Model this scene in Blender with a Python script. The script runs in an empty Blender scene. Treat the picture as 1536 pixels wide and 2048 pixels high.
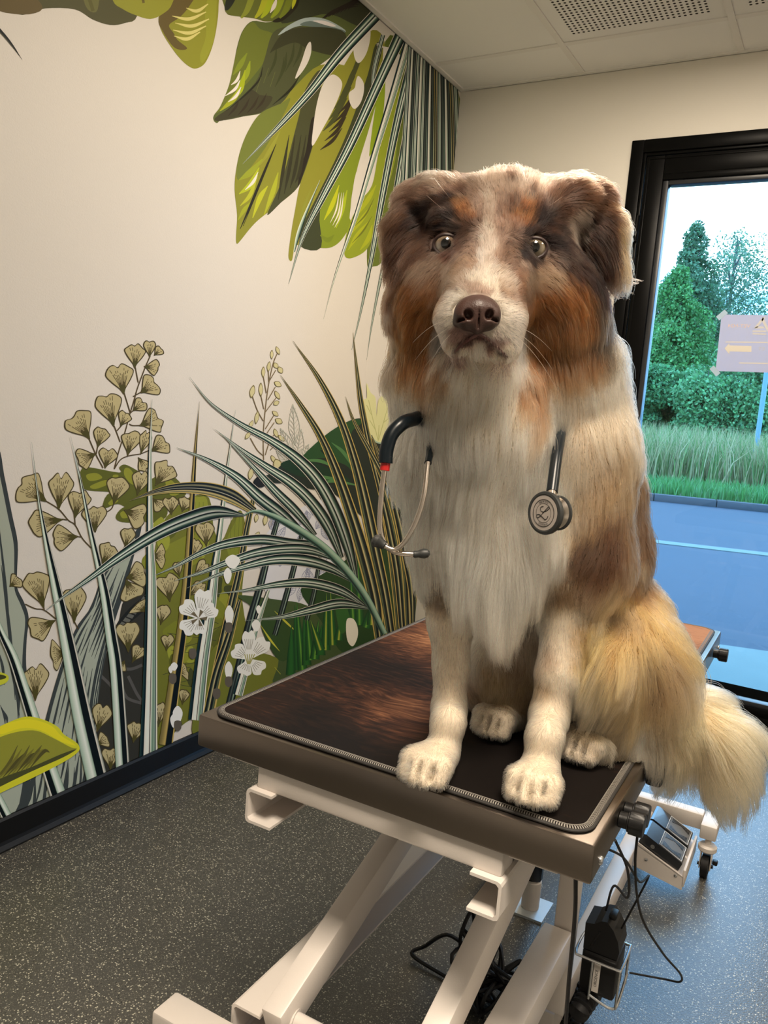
import bpy, bmesh, math, random
import numpy as np
from mathutils import Vector, Matrix

SC = bpy.context.scene
COL = SC.collection
PI = math.pi

# ------------------------------------------------------------------ camera
FPX = 1599.7                       # focal length in pixels of the 1536 x 2048 frame
CAM_R = np.array([[0.86029, 0.13442, 0.0], [0.50358, -0.07372, 0.0], [0.07940, -0.98818, 0.0]])
_r = CAM_R[:, 0] / np.linalg.norm(CAM_R[:, 0])
_d = CAM_R[:, 1] - _r * np.dot(CAM_R[:, 1], _r); _d /= np.linalg.norm(_d)
CAM_R = np.stack([_r, _d, np.cross(_r, _d)], axis=1)      # columns: right, down, forward
EYE = np.array([0.0, 0.0, 1.19])
cam = bpy.data.cameras.new('camera')
cam.sensor_fit = 'HORIZONTAL'; cam.sensor_width = 36.0; cam.lens = FPX / 1536 * 36.0
cam.clip_start = 0.02; cam.clip_end = 400
cam_o = bpy.data.objects.new('camera', cam); COL.objects.link(cam_o)
_m = np.eye(4); _m[:3, 0] = CAM_R[:, 0]; _m[:3, 1] = -CAM_R[:, 1]; _m[:3, 2] = -CAM_R[:, 2]; _m[:3, 3] = EYE
cam_o.matrix_world = Matrix(_m.tolist())
SC.camera = cam_o

# ------------------------------------------------------------------ sky, lamps, exposure
SC.view_settings.view_transform = 'Standard'
SC.view_settings.look = 'None'
SC.view_settings.gamma = 1.0
SC.view_settings.use_curve_mapping = False
SC.view_settings.exposure = 0.20
SC.cycles.max_bounces = 14; SC.cycles.transparent_max_bounces = 16
SC.cycles.diffuse_bounces = 6; SC.cycles.glossy_bounces = 8; SC.cycles.transmission_bounces = 12
SC.cycles.sample_clamp_indirect = 6.0
SC.cycles.caustics_reflective = False; SC.cycles.caustics_refractive = False

W = bpy.data.worlds.new('sky'); SC.world = W; W.use_nodes = True
nt = W.node_tree; nt.nodes.clear()
_out = nt.nodes.new('ShaderNodeOutputWorld'); _bg = nt.nodes.new('ShaderNodeBackground')
_tc = nt.nodes.new('ShaderNodeTexCoord'); _mp = nt.nodes.new('ShaderNodeMapping'); _mp.inputs['Scale'].default_value = (1.0, 1.0, 3.2)
_nz = nt.nodes.new('ShaderNodeTexNoise'); _nz.inputs['Scale'].default_value = 2.3; _nz.inputs['Detail'].default_value = 6; _nz.inputs['Roughness'].default_value = 0.55
_cr = nt.nodes.new('ShaderNodeValToRGB')
_cr.color_ramp.elements[0].position = 0.46; _cr.color_ramp.elements[0].color = (0.13, 0.46, 0.95, 1)
_cr.color_ramp.elements[1].position = 0.66; _cr.color_ramp.elements[1].color = (0.78, 0.93, 1.0, 1)
nt.links.new(_tc.outputs['Generated'], _mp.inputs['Vector']); nt.links.new(_mp.outputs[0], _nz.inputs['Vector'])
nt.links.new(_nz.outputs['Fac'], _cr.inputs[0]); nt.links.new(_cr.outputs[0], _bg.inputs[0])
_bg.inputs['Strength'].default_value = 6.4
nt.links.new(_bg.outputs[0], _out.inputs[0])

def area_lamp(name, loc, target, size, power, color, size_y=None, portal=False, spread=180):
    l = bpy.data.lights.new(name, 'AREA'); l.energy = power; l.color = color; l.size = size
    if size_y: l.shape = 'RECTANGLE'; l.size_y = size_y
    l.spread = math.radians(spread)
    if portal: l.cycles.is_portal = True
    o = bpy.data.objects.new(name, l); COL.objects.link(o)
    o.location = loc
    o.rotation_euler = (Vector(target) - Vector(loc)).to_track_quat('-Z', 'Y').to_euler()
    return o
WARM = (1.0, 0.855, 0.68)
# square area lights at the ceiling: lamp beyond the table, two added fills
area_lamp('unseen_ceiling_light', (-0.45, 2.18, 2.585), (-0.45, 2.18, 0), 0.56, 39, WARM)
area_lamp('unseen_ceiling_light', (0.20, 0.15, 2.585), (0.20, 0.15, 0), 0.56, 36, WARM, spread=98)  # added fill for the dog's front; no fitting known there
area_lamp('unseen_ceiling_light', (1.45, 1.45, 2.585), (1.45, 1.45, 0), 0.56, 18, WARM)  # added so bounce off the right wall lifts the ceiling
# daylight through the glazed door
area_lamp('door_daylight_portal', (-0.37, 3.50, 1.15), (-0.37, 0, 1.15), 0.80, 1, (1, 1, 1), size_y=2.04, portal=True)

# ------------------------------------------------------------------ helpers
def srgb(r, g, b):
    def f(c):
        c /= 255.0
        return c / 12.92 if c <= 0.04045 else ((c + 0.055) / 1.055) ** 2.4
    return (f(r), f(g), f(b))

def ray(px, py):
    """Direction in the room of a point of the photograph."""
    return CAM_R @ np.array([px - 768.0, py - 1024.0, FPX])
def at_depth(px, py, d):
    return EYE + ray(px, py) / FPX * d
def on_z(px, py, z):
    v = ray(px, py); return EYE + v * (z - EYE[2]) / v[2]
def on_x(px, py, x):
    v = ray(px, py); return EYE + v * (x - EYE[0]) / v[0]
def on_y(px, py, y):
    v = ray(px, py); return EYE + v * (y - EYE[1]) / v[1]

def new_mat(name):
    m = bpy.data.materials.new(name); m.use_nodes = True
    return m, m.node_tree, m.node_tree.nodes['Principled BSDF']
def mat(name, col, rough=0.5, metal=0.0, spec=0.5, noise=None, bump=None, coat=0.0):
    """Plain procedural material: colour with optional mottling (scale, strength) and fine relief (scale, strength)."""
    m, t, b = new_mat(name)
    b.inputs['Base Color'].default_value = (*col, 1); b.inputs['Roughness'].default_value = rough
    b.inputs['Metallic'].default_value = metal; b.inputs['Specular IOR Level'].default_value = spec
    b.inputs['Coat Weight'].default_value = coat
    tc = t.nodes.new('ShaderNodeTexCoord')
    if noise:
        n = t.nodes.new('ShaderNodeTexNoise'); n.inputs['Scale'].default_value = noise[0]; n.inputs['Detail'].default_value = 4
        t.links.new(tc.outputs['Object'], n.inputs['Vector'])
        mx = t.nodes.new('ShaderNodeMix'); mx.data_type = 'RGBA'
        mx.inputs[6].default_value = (*[c * (1 - noise[1]) for c in col], 1); mx.inputs[7].default_value = (*[min(1, c * (1 + noise[1])) for c in col], 1)
        t.links.new(n.outputs['Fac'], mx.inputs[0]); t.links.new(mx.outputs[2], b.inputs['Base Color'])
    if bump:
        n = t.nodes.new('ShaderNodeTexNoise'); n.inputs['Scale'].default_value = bump[0]; n.inputs['Detail'].default_value = 3
        t.links.new(tc.outputs['Object'], n.inputs['Vector'])
        bp = t.nodes.new('ShaderNodeBump'); bp.inputs['Strength'].default_value = bump[1]; bp.inputs['Distance'].default_value = 0.002
        t.links.new(n.outputs['Fac'], bp.inputs['Height']); t.links.new(bp.outputs[0], b.inputs['Normal'])
    return m

def tag(o, label=None, cat=None, group=None, kind=None):
    if label: o['label'] = label
    if cat: o['category'] = cat
    if group: o['group'] = group
    if kind: o['kind'] = kind
    return o
def empty(name, loc=(0, 0, 0), rz=0.0):
    o = bpy.data.objects.new(name, None); COL.objects.link(o); o.location = loc; o.rotation_euler = (0, 0, rz)
    o.empty_display_size = 0.05
    return o

class MB:
    """Collects boxes, bars, tubes, lathes and prisms and links them as ONE mesh object."""
    def __init__(self): self.v = []; self.f = []; self.s = []; self.mi = []; self.cur = 0
    def add(self, vs, fs, smooth=False):
        o = len(self.v); self.v.extend([tuple(map(float, p)) for p in vs])
        for f in fs: self.f.append([i + o for i in f]); self.s.append(smooth); self.mi.append(self.cur)
        return self
    def bm(self, b, smooth=False):
        b.verts.index_update()
        self.add([v.co for v in b.verts], [[v.index for v in f.verts] for f in b.faces], smooth); b.free(); return self
    def box(self, lo, hi, bevel=0.0, seg=2, M=None):
        b = bmesh.new(); bmesh.ops.create_cube(b, size=1.0)
        lo, hi = np.minimum(lo, hi), np.maximum(lo, hi)
        for v in b.verts:
            v.co = Vector([lo[i] + (hi[i] - lo[i]) * (v.co[i] + 0.5) for i in range(3)])
        if bevel > 0: bmesh.ops.bevel(b, geom=b.edges[:], offset=min(bevel, 0.45 * float(min(hi - lo))), segments=seg, affect='EDGES', profile=0.5)
        if M is not None: bmesh.ops.transform(b, matrix=M, verts=b.verts)
        return self.bm(b, bevel > 0)
    def bar(self, p, q, w, h, bevel=0.0, up=(0, 0, 1)):
        """Rectangular bar from p to q, w wide, h high."""
        p, q = Vector(p), Vector(q); d = q - p; L = d.length; z = d.normalized()
        x = Vector(up).cross(z)
        if x.length < 1e-5: x = Vector((1, 0, 0)).cross(z)
        x.normalize(); y = z.cross(x)
        M = Matrix(((x[0], y[0], z[0], p[0]), (x[1], y[1], z[1], p[1]), (x[2], y[2], z[2], p[2]), (0, 0, 0, 1)))
        return self.box((-w / 2, -h / 2, 0), (w / 2, h / 2, L), bevel, 2, M)
    def tube(self, pts, r, n=10, caps=True, closed=False):
        """Round tube through pts; r one radius or one per point."""
        pts = [Vector(p) for p in pts]; N = len(pts); rs = [r] * N if np.isscalar(r) else list(r)
        vs = []; fs = []; last = None
        for i, p in enumerate(pts):
            a = pts[(i - 1) % N] if (closed or i > 0) else p; c = pts[(i + 1) % N] if (closed or i < N - 1) else p
            t = (c - a).normalized()
            if last is None: x = t.orthogonal().normalized()
            else:
                x = last - t * last.dot(t)
                x = x.normalized() if x.length > 1e-6 else t.orthogonal().normalized()
            last = x; y = t.cross(x)
            for k in range(n):
                an = 2 * PI * k / n; vs.append(p + (x * math.cos(an) + y * math.sin(an)) * rs[i])
        for i in range(N if closed else N - 1):
            j = (i + 1) % N
            for k in range(n): fs.append((i * n + k, i * n + (k + 1) % n, j * n + (k + 1) % n, j * n + k))
        if caps and not closed: fs.append(tuple(range(n))[::-1]); fs.append(tuple((N - 1) * n + k for k in range(n)))
        return self.add(vs, fs, True)
    def lathe(self, prof, n=24, M=None):
        """prof: (radius, height) pairs round the local z axis."""
        vs = []; fs = []
        for (r, z) in prof:
            for k in range(n):
                a = 2 * PI * k / n; p = Vector((r * math.cos(a), r * math.sin(a), z)); vs.append(M @ p if M is not None else p)
        for i in range(len(prof) - 1):
            for k in range(n): fs.append((i * n + k, i * n + (k + 1) % n, (i + 1) * n + (k + 1) % n, (i + 1) * n + k))
        fs.append(tuple(range(n))[::-1]); fs.append(tuple((len(prof) - 1) * n + k for k in range(n)))
        return self.add(vs, fs, True)
    def prism(self, prof, p, ax, ay, az, L, smooth=False):
        """Closed 2-D profile (x, y) in the frame ax, ay at p, extruded L along az."""
        p = np.array(p, float); ax, ay, az = [np.array(a, float) for a in (ax, ay, az)]; n = len(prof)
        a = [p + ax * x + ay * y for x, y in prof]; b = [q + az * L for q in a]
        fs = [(i, (i + 1) % n, n + (i + 1) % n, n + i) for i in range(n)] + [tuple(range(n))[::-1], tuple(range(n, 2 * n))]
        return self.add(a + b, fs, smooth)
    def build(self, name, m, parent=None, angle=None):
        me = bpy.data.meshes.new(name); me.from_pydata(self.v, [], self.f)
        ms = m if isinstance(m, (list, tuple)) else [m]
        for k in ms: me.materials.append(k)
        me.polygons.foreach_set('use_smooth', self.s); me.polygons.foreach_set('material_index', self.mi)
        b = bmesh.new(); b.from_mesh(me); bmesh.ops.recalc_face_normals(b, faces=b.faces[:]); b.to_mesh(me); b.free()
        if any(self.s):
            try: me.set_sharp_from_angle(angle=math.radians(angle or 35))
            except Exception: pass
        me.update()
        o = bpy.data.objects.new(name, me); COL.objects.link(o)
        if parent is not None: o.parent = parent
        return o

def to_local(o, root):
    """Keeps a child that was built in room coordinates where it is under a moved root."""
    o.matrix_parent_inverse = root.matrix_basis.inverted()
    return o
def bez(pts, n=8, closed=False):
    """Catmull-Rom through pts (any dimension)."""
    P = [np.array(p, float) for p in pts]; N = len(P); out = []
    for i in range(N if closed else N - 1):
        p0 = P[(i - 1) % N] if (closed or i > 0) else 2 * P[0] - P[1]
        p1 = P[i]; p2 = P[(i + 1) % N]
        p3 = P[(i + 2) % N] if (closed or i + 2 < N) else 2 * P[-1] - P[-2]
        for k in range(n):
            t = k / n
            out.append(0.5 * ((2 * p1) + (-p0 + p2) * t + (2 * p0 - 5 * p1 + 4 * p2 - p3) * t * t + (-p0 + 3 * p1 - 3 * p2 + p3) * t ** 3))
    if not closed: out.append(P[-1])
    return out

def text_obj(s, size, m_, parent, loc, rot, name, extrude=0.0):
    """Lettering as real mesh."""
    cu = bpy.data.curves.new(name, 'FONT'); cu.body = s; cu.size = size; cu.align_x = 'CENTER'; cu.align_y = 'CENTER'; cu.extrude = extrude
    tmp = bpy.data.objects.new(name, cu); COL.objects.link(tmp); bpy.context.view_layer.update()
    me = bpy.data.meshes.new_from_object(tmp.evaluated_get(bpy.context.evaluated_depsgraph_get())); bpy.data.objects.remove(tmp)
    me.materials.clear(); me.materials.append(m_); o = bpy.data.objects.new(name, me); COL.objects.link(o); o.parent = parent; o.location = loc; o.rotation_euler = rot; return o

# ================================================================== the room
XL, YB, ZC = -1.7218, 3.398, 2.61          # left wall, back wall, ceiling
XR, YF = 2.2, -1.6                          # walls out of sight, behind and to the right of the camera
M_wall = mat('warm white wall paint', (0.80, 0.76, 0.68), 0.6, bump=(220, 0.12))
M_vinyl = mat('printed vinyl wallcovering', (0.735, 0.695, 0.635), 0.55, bump=(260, 0.12))
M_ceil = mat('matt ceiling board', (0.88, 0.87, 0.84), 0.9, bump=(300, 0.1))
M_grid = mat('white ceiling grid metal', (0.82, 0.80, 0.76), 0.5)
M_black = mat('black baseboard', (0.004, 0.004, 0.0042), 0.4, spec=0.25)
M_alu = mat('black coated aluminium', (0.003, 0.003, 0.003), 0.32, spec=0.10, bump=(900, 0.05))
M_plain = mat('white painted plaster', (0.88, 0.86, 0.82), 0.7)

# floor: dark grey safety vinyl with pale and dark flecks
M_floor, t, b = new_mat('speckled safety vinyl')
tc = t.nodes.new('ShaderNodeTexCoord')
def _flecks(scale, thr, soft, seedoff):
    mp = t.nodes.new('ShaderNodeMapping'); mp.inputs['Location'].default_value = seedoff
    n0 = t.nodes.new('ShaderNodeTexNoise'); n0.inputs['Scale'].default_value = scale * 0.9
    vm = t.nodes.new('ShaderNodeVectorMath'); vm.operation = 'MULTIPLY_ADD'; vm.inputs[1].default_value = (0.006,) * 3
    v = t.nodes.new('ShaderNodeTexVoronoi'); v.inputs['Scale'].default_value = scale; v.inputs['Randomness'].default_value = 1
    t.links.new(tc.outputs['Object'], mp.inputs[0]); t.links.new(mp.outputs[0], n0.inputs['Vector'])
    t.links.new(n0.outputs['Color'], vm.inputs[0]); t.links.new(mp.outputs[0], vm.inputs[2]); t.links.new(vm.outputs[0], v.inputs['Vector'])
    sx = t.nodes.new('ShaderNodeSeparateColor'); t.links.new(v.outputs['Color'], sx.inputs[0])
    th = t.nodes.new('ShaderNodeMath'); th.operation = 'MULTIPLY'; th.inputs[1].default_value = thr      # fleck size differs per cell
    t.links.new(sx.outputs[0], th.inputs[0])
    sb = t.nodes.new('ShaderNodeMath'); sb.operation = 'SUBTRACT'; t.links.new(th.outputs[0], sb.inputs[0]); t.links.new(v.outputs['Distance'], sb.inputs[1])
    mr = t.nodes.new('ShaderNodeMapRange'); mr.inputs[1].default_value = 0.0; mr.inputs[2].default_value = soft
    t.links.new(sb.outputs[0], mr.inputs[0]); return mr.outputs[0]
f1 = _flecks(205, 0.42, 0.06, (0, 0, 0)); f2 = _flecks(170, 0.30, 0.06, (3.1, 1.7, 0.4)); f3 = _flecks(400, 0.42, 0.06, (1.1, 5.7, 0.2))
cl = t.nodes.new('ShaderNodeTexNoise'); cl.inputs['Scale'].default_value = 14
t.links.new(tc.outputs['Object'], cl.inputs['Vector'])
def _mix(fac, a, c):
    mx = t.nodes.new('ShaderNodeMix'); mx.data_type = 'RGBA'; t.links.new(fac, mx.inputs[0])
    if isinstance(a, tuple): mx.inputs[6].default_value = (*a, 1)
    else: t.links.new(a, mx.inputs[6])
    mx.inputs[7].default_value = (*c, 1); return mx.outputs[2]
base = _mix(cl.outputs['Fac'], (0.052, 0.050, 0.044), (0.064, 0.062, 0.055))
base = _mix(f2, base, (0.012, 0.012, 0.012)); base = _mix(f3, base, (0.20, 0.19, 0.155)); base = _mix(f1, base, (0.42, 0.40, 0.32))
t.links.new(base, b.inputs['Base Color']); b.inputs['Roughness'].default_value = 0.30; b.inputs['Specular IOR Level'].default_value = 0.6
nb = t.nodes.new('ShaderNodeTexNoise'); nb.inputs['Scale'].default_value = 260; nb.inputs['Detail'].default_value = 3
t.links.new(tc.outputs['Object'], nb.inputs['Vector'])
bp = t.nodes.new('ShaderNodeBump'); bp.inputs['Strength'].default_value = 0.35; bp.inputs['Distance'].default_value = 0.002
t.links.new(nb.outputs['Fac'], bp.inputs['Height']); t.links.new(bp.outputs[0], b.inputs['Normal'])

MB().box((XL - 0.2, YF - 0.2, -0.12), (XR + 0.2, YB + 0.02, 0.0)).build('floor', M_floor)['kind'] = 'structure'
wall_left = MB().box((XL - 0.2, YF - 0.2, 0.0), (XL, YB + 0.26, ZC + 0.2)).build('wall_left', M_vinyl); wall_left['kind'] = 'structure'
DX0, DX1, DZ = -0.925, 0.185, 2.325          # door opening
w = MB()
w.box((XL, YB, 0), (DX0, YB + 0.26, ZC + 0.2)); w.box((DX1, YB, 0), (XR + 0.2, YB + 0.26, ZC + 0.2)); w.box((DX0, YB, DZ), (DX1, YB + 0.26, ZC + 0.2))
w.build('wall_back', M_wall)['kind'] = 'structure'
MB().box((XR, YF - 0.2, 0), (XR + 0.2, YB, ZC + 0.2)).build('wall_right', M_plain)['kind'] = 'structure'
MB().box((XL, YF - 0.2, 0), (XR, YF, ZC + 0.2)).build('wall_front', M_plain)['kind'] = 'structure'

# black baseboards with a coved foot
prof = [(0, 0), (0.020, 0), (0.022, 0.006), (0.014, 0.016), (0.011, 0.024), (0.011, 0.080), (0.006, 0.086), (0, 0.086)]
m = MB(); m.prism(prof, (XL, YF, 0), (1, 0, 0), (0, 0, 1), (0, 1, 0), YB - YF); m.build('baseboard_left', M_black)['kind'] = 'structure'
m = MB(); m.prism(prof, (XL, YB, 0), (0, -1, 0), (0, 0, 1), (1, 0, 0), DX0 - XL); m.build('baseboard_back', M_black)['kind'] = 'structure'

# suspended ceiling: a soffit above, T-bars, and 60 cm boards lying on them
ceil = MB().box((XL, YF, ZC + 0.06), (XR, YB, ZC + 0.2)).build('ceiling', M_ceil); ceil['kind'] = 'structure'
gx = [-1.161 + 0.606 * k for k in range(-1, 6)]; gy = [3.112 - 0.606 * k for k in range(-1, 9)]
xs = [XL] + [x for x in gx if XL + 0.02 < x < XR - 0.02] + [XR]; ys = sorted([YF] + [y for y in gy if YF + 0.02 < y < YB - 0.02] + [YB])
for x in xs[1:-1]:
    g = MB().box((x - 0.012, YF, ZC - 0.001), (x + 0.012, YB - 0.022, ZC + 0.004)).box((x - 0.0015, YF, ZC + 0.004), (x + 0.0015, YB, ZC + 0.03)).build('grid_bar', M_grid, ceil)
for y in ys[1:-1]:
    for i in range(len(xs) - 1):
        MB().box((xs[i] + 0.0125, y - 0.012, ZC - 0.0008), (xs[i + 1] - 0.0125, y + 0.012, ZC + 0.004)).build('grid_bar', M_grid, ceil)
# wall angle
for lo, hi in (((XL, YF, ZC - 0.003), (XL + 0.024, YB, ZC + 0.004)), ((XL + 0.024, YB - 0.022, ZC - 0.003), (XR, YB, ZC + 0.004))):
    MB().box(lo, hi).box((lo[0], lo[1] if hi[0] - lo[0] < 0.1 else hi[1] - 0.003, ZC - 0.003), (lo[0] + 0.003 if hi[0] - lo[0] < 0.1 else hi[0], hi[1], ZC + 0.02)).build('wall_angle', M_grid, ceil)
M_hole = mat('dark board core', (0.05, 0.045, 0.04), 0.9)
def perforated(x0, x1, y0, y1, z, n=26):
    """A board with n x n round holes, each a short real bore."""
    m = MB(); mar = 0.045; cx_ = (x1 - x0 - 2 * mar) / n; cy_ = (y1 - y0 - 2 * mar) / n; r = 0.0052; K = 8
    th = 0.012
    m.add([(x0, y0, z), (x1, y0, z), (x1, y1, z), (x0, y1, z), (x0 + mar, y0 + mar, z), (x1 - mar, y0 + mar, z), (x1 - mar, y1 - mar, z), (x0 + mar, y1 - mar, z)],
          [(0, 1, 5, 4), (1, 2, 6, 5), (2, 3, 7, 6), (3, 0, 4, 7)])
    sq = [(1, 0), (1, 1), (0, 1), (-1, 1), (-1, 0), (-1, -1), (0, -1), (1, -1)]
    for i in range(n):
        for j in range(n):
            cx0 = x0 + mar + (i + .5) * cx_; cy0 = y0 + mar + (j + .5) * cy_
            vs = [(cx0 + sx * cx_ / 2, cy0 + sy * cy_ / 2, z) for sx, sy in sq]
            vs += [(cx0 + r * math.cos(k * PI / 4), cy0 + r * math.sin(k * PI / 4), z) for k in range(8)]
            vs += [(cx0 + r * math.cos(k * PI / 4), cy0 + r * math.sin(k * PI / 4), z + th) for k in range(8)]
            m.cur = 0; m.add(vs, [(k, (k + 1) % 8, 8 + (k + 1) % 8, 8 + k) for k in range(8)])
            m.cur = 1; m.add(vs, [(8 + k, 8 + (k + 1) % 8, 16 + (k + 1) % 8, 16 + k) for k in range(8)] + [tuple(range(16, 24))])
    m.cur = 0
    return m
for i in range(len(xs) - 1):
    for j in range(len(ys) - 1):
        x0, x1, y0, y1 = xs[i] + 0.0126, xs[i + 1] - 0.0126, ys[j] + 0.0126, ys[j + 1] - 0.0126
        if i >= 1 and 2.0 < ys[j] < 3.0 and xs[i + 1] < 1.0:
            me = perforated(x0, x1, y0, y1, ZC + 0.003)
            v0 = len(me.v); o = bpy.data.objects.new('perforated_tile', bpy.data.meshes.new('perforated_tile')); COL.objects.link(o); o.parent = ceil
            o.data.from_pydata(me.v, [], me.f); o.data.materials.append(M_ceil); o.data.materials.append(M_hole); o.data.polygons.foreach_set('material_index', me.mi)
        else:
            MB().box((x0, y0, ZC + 0.003), (x1, y1, ZC + 0.018)).build('ceiling_tile', M_ceil, ceil)

# ------------------------------------------------------------------ glazed door in the back wall
door = empty('door_1', (DX0, YB, 0)); door['kind'] = 'structure'
GX0, GX1, GZ0, GZ1 = -0.765, 0.025, 0.140, 2.155
def dpart(mb, name, m): o = mb.build(name, m, door); o.location = (-DX0, -YB, 0); return o
def rect_frame(mb, x0, x1, z0, z1, wdt, y0, y1, bev=0.003):
    mb.box((x0, y0, z0), (x0 + wdt, y1, z1), bev); mb.box((x1 - wdt, y0, z0), (x1, y1, z1), bev)
    mb.box((x0 + wdt, y0, z1 - wdt), (x1 - wdt, y1, z1), bev); mb.box((x0 + wdt, y0, z0), (x1 - wdt, y1, z0 + wdt), bev)
    return mb
f = MB(); rect_frame(f, DX0, DX1, 0.0, DZ, 0.050, YB - 0.012, YB + 0.07); rect_frame(f, DX0 + 0.050, DX1 - 0.050, 0.02, DZ - 0.050, 0.012, YB - 0.004, YB + 0.06)
f.box((DX0 + 0.062, YB + 0.0, 0.0), (DX1 - 0.062, YB + 0.07, 0.022), 0.002)
dpart(f, 'door_frame', M_alu)
s = MB(); rect_frame(s, DX0 + 0.066, DX1 - 0.066, 0.026, DZ - 0.066, 0.072, YB - 0.010, YB + 0.058, 0.004)
rect_frame(s, DX0 + 0.066 + 0.010, DX1 - 0.066 - 0.010, 0.036, DZ - 0.076, 0.004, YB - 0.013, YB + 0.01, 0.001)
s.box((DX0 + 0.138, YB - 0.010, 0.098), (DX1 - 0.138, YB + 0.058, GZ0 - 0.012), 0.003)
s.box((DX0 + 0.138, YB - 0.010, GZ1 + 0.010), (DX1 - 0.138, YB + 0.058, DZ - 0.138 + 0.001), 0.003)
dpart(s, 'door_leaf', M_alu)
M_seal = mat('dark rubber glazing seal', (0.02, 0.022, 0.026), 0.35)
g = MB(); rect_frame(g, GX0 - 0.022, GX1 + 0.022, GZ0 - 0.014, GZ1 + 0.014, 0.022, YB + 0.000, YB + 0.05, 0.004)
dpart(g, 'glazing_bead', M_seal)
M_glass, t, b = new_mat('clear door glass')
for n in list(t.nodes): t.nodes.remove(n)
_o = t.nodes.new('ShaderNodeOutputMaterial'); _mx = t.nodes.new('ShaderNodeMixShader'); _tr = t.nodes.new('ShaderNodeBsdfTransparent'); _gl = t.nodes.new('ShaderNodeBsdfGlossy')
_tr.inputs[0].default_value = (0.93, 0.98, 0.985, 1); _gl.inputs['Roughness'].default_value = 0.02
_fr = t.nodes.new('ShaderNodeFresnel'); _fr.inputs[0].default_value = 1.35
t.links.new(_fr.outputs[0], _mx.inputs[0]); t.links.new(_tr.outputs[0], _mx.inputs[1]); t.links.new(_gl.outputs[0], _mx.inputs[2]); t.links.new(_mx.outputs[0], _o.inputs[0])
dpart(MB().box((GX0, YB + 0.024, GZ0), (GX1, YB + 0.030, GZ1)), 'glass_pane', M_glass)
h = MB()
for zz in (0.30, 1.98):
    h.tube([(DX0 + 0.058, YB - 0.014, zz - 0.05), (DX0 + 0.058, YB - 0.014, zz + 0.05)], 0.007, 10)
    dpart(h, 'hinge', M_alu); h = MB()

# paper notice taped to the glass (seen from its back, the print showing through)
notice = empty('paper_notice', (-0.40, YB + 0.0235, 1.43))
tag(notice, 'white paper notice taped to the door glass, its faint print showing through mirrored', 'sign')
M_paper, t, b = new_mat('thin white paper')
b.inputs['Base Color'].default_value = (0.82, 0.80, 0.84, 1); b.inputs['Roughness'].default_value = 0.8
_ts = t.nodes.new('ShaderNodeBsdfTranslucent'); _ts.inputs[0].default_value = (0.60, 0.60, 0.70, 1); _ms = t.nodes.new('ShaderNodeMixShader'); _ms.inputs[0].default_value = 0.55
t.links.new(b.outputs[0], _ms.inputs[1]); t.links.new(_ts.outputs[0], _ms.inputs[2]); t.links.new(_ms.outputs[0], t.nodes['Material Output'].inputs[0])
NC = np.array([-0.40, YB + 0.0235, 1.43])
def npos(px, py): return on_y(px, py, YB + 0.0235) - NC
def npart(o): return o
c0, c1, c2, c3 = npos(1443, 629), npos(1600, 631), npos(1592, 747), npos(1431, 742)
pm = MB(); pm.add([c0, c1, c2, c3] + [c + np.array([0, -0.0003, 0]) for c in (c0, c1, c2, c3)], [(0, 1, 2, 3), (4, 5, 6, 7), (0, 1, 5, 4), (1, 2, 6, 5), (2, 3, 7, 6), (3, 0, 4, 7)])
pm.build('sheet', M_paper, notice)
M_tape = mat('clear adhesive tape', (0.55, 0.70, 0.82), 0.25); M_tape.node_tree.nodes['Principled BSDF'].inputs['Alpha'].default_value = 0.75
for (px, py, an) in ((1444, 630, 45), (1430, 742, -45)):
    c = npos(px, py); d = np.array([math.cos(math.radians(an)), 0, math.sin(math.radians(an))]); n_ = np.array([-d[2], 0, d[0]])
    q = [c + d * sx * 0.020 + n_ * sz * 0.010 + np.array([0, -0.0006, 0]) for sx, sz in ((-1, -1), (1, -1), (1, 1), (-1, 1))]
    MB().add(q + [p + np.array([0, -0.0002, 0]) for p in q], [(0, 1, 2, 3), (4, 5, 6, 7), (0, 1, 5, 4), (1, 2, 6, 5), (2, 3, 7, 6), (3, 0, 4, 7)]).build('tape', M_tape, notice)
M_inkg = mat('grey print', (0.64, 0.63, 0.62), 0.8); M_inky = mat('pale yellow print', (0.72, 0.68, 0.60), 0.8); M_inko = mat('pale orange print', (0.80, 0.60, 0.46), 0.8)
def nink(polys, m, name):
    o = MB()
    for poly in polys: o.add([npos(*p) + np.array([0, -0.0006, 0]) for p in poly], [tuple(range(len(poly)))])
    return o.build(name, m, notice)
nink([[(1449, 697), (1459, 686), (1459, 691), (1503, 692), (1503, 704), (1459, 703), (1459, 709)]], M_inky, 'arrow_print')
nink([[(1507, 657), (1526, 634), (1531, 634), (1515, 655)], [(1526, 634), (1540, 664), (1535, 664), (1523, 640)], [(1507, 657), (1529, 657), (1527, 653), (1514, 653)]], M_inkg, 'logo_print')
nink([[(1505, 661), (1532, 661), (1532, 664), (1505, 664)], [(1505, 666), (1532, 667), (1532, 670), (1505, 669)]], M_inkg, 'logo_bars')
nink([[(1451, 683), (1540, 684), (1540, 686), (1451, 685)], [(1478, 725), (1540, 726), (1540, 728), (1478, 727)]], M_inky, 'small_print')
def ntext(s, px, py, hpx, m, name):
    hh = np.linalg.norm(npos(px, py) - npos(px, py + hpx))
    o = text_obj(s, hh * 1.4, m, notice, tuple(npos(px, py) + np.array([0, -0.0007, 0])), (PI / 2, 0, 0), name); o.scale = (-1.15, 1, 1)   # mirrored: the sheet is seen from behind
ntext('VET-H24', 1478, 652, 7, M_inko, 'heading_print'); ntext('ET', 1523, 698, 7, M_inkg, 'word_print')

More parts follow.
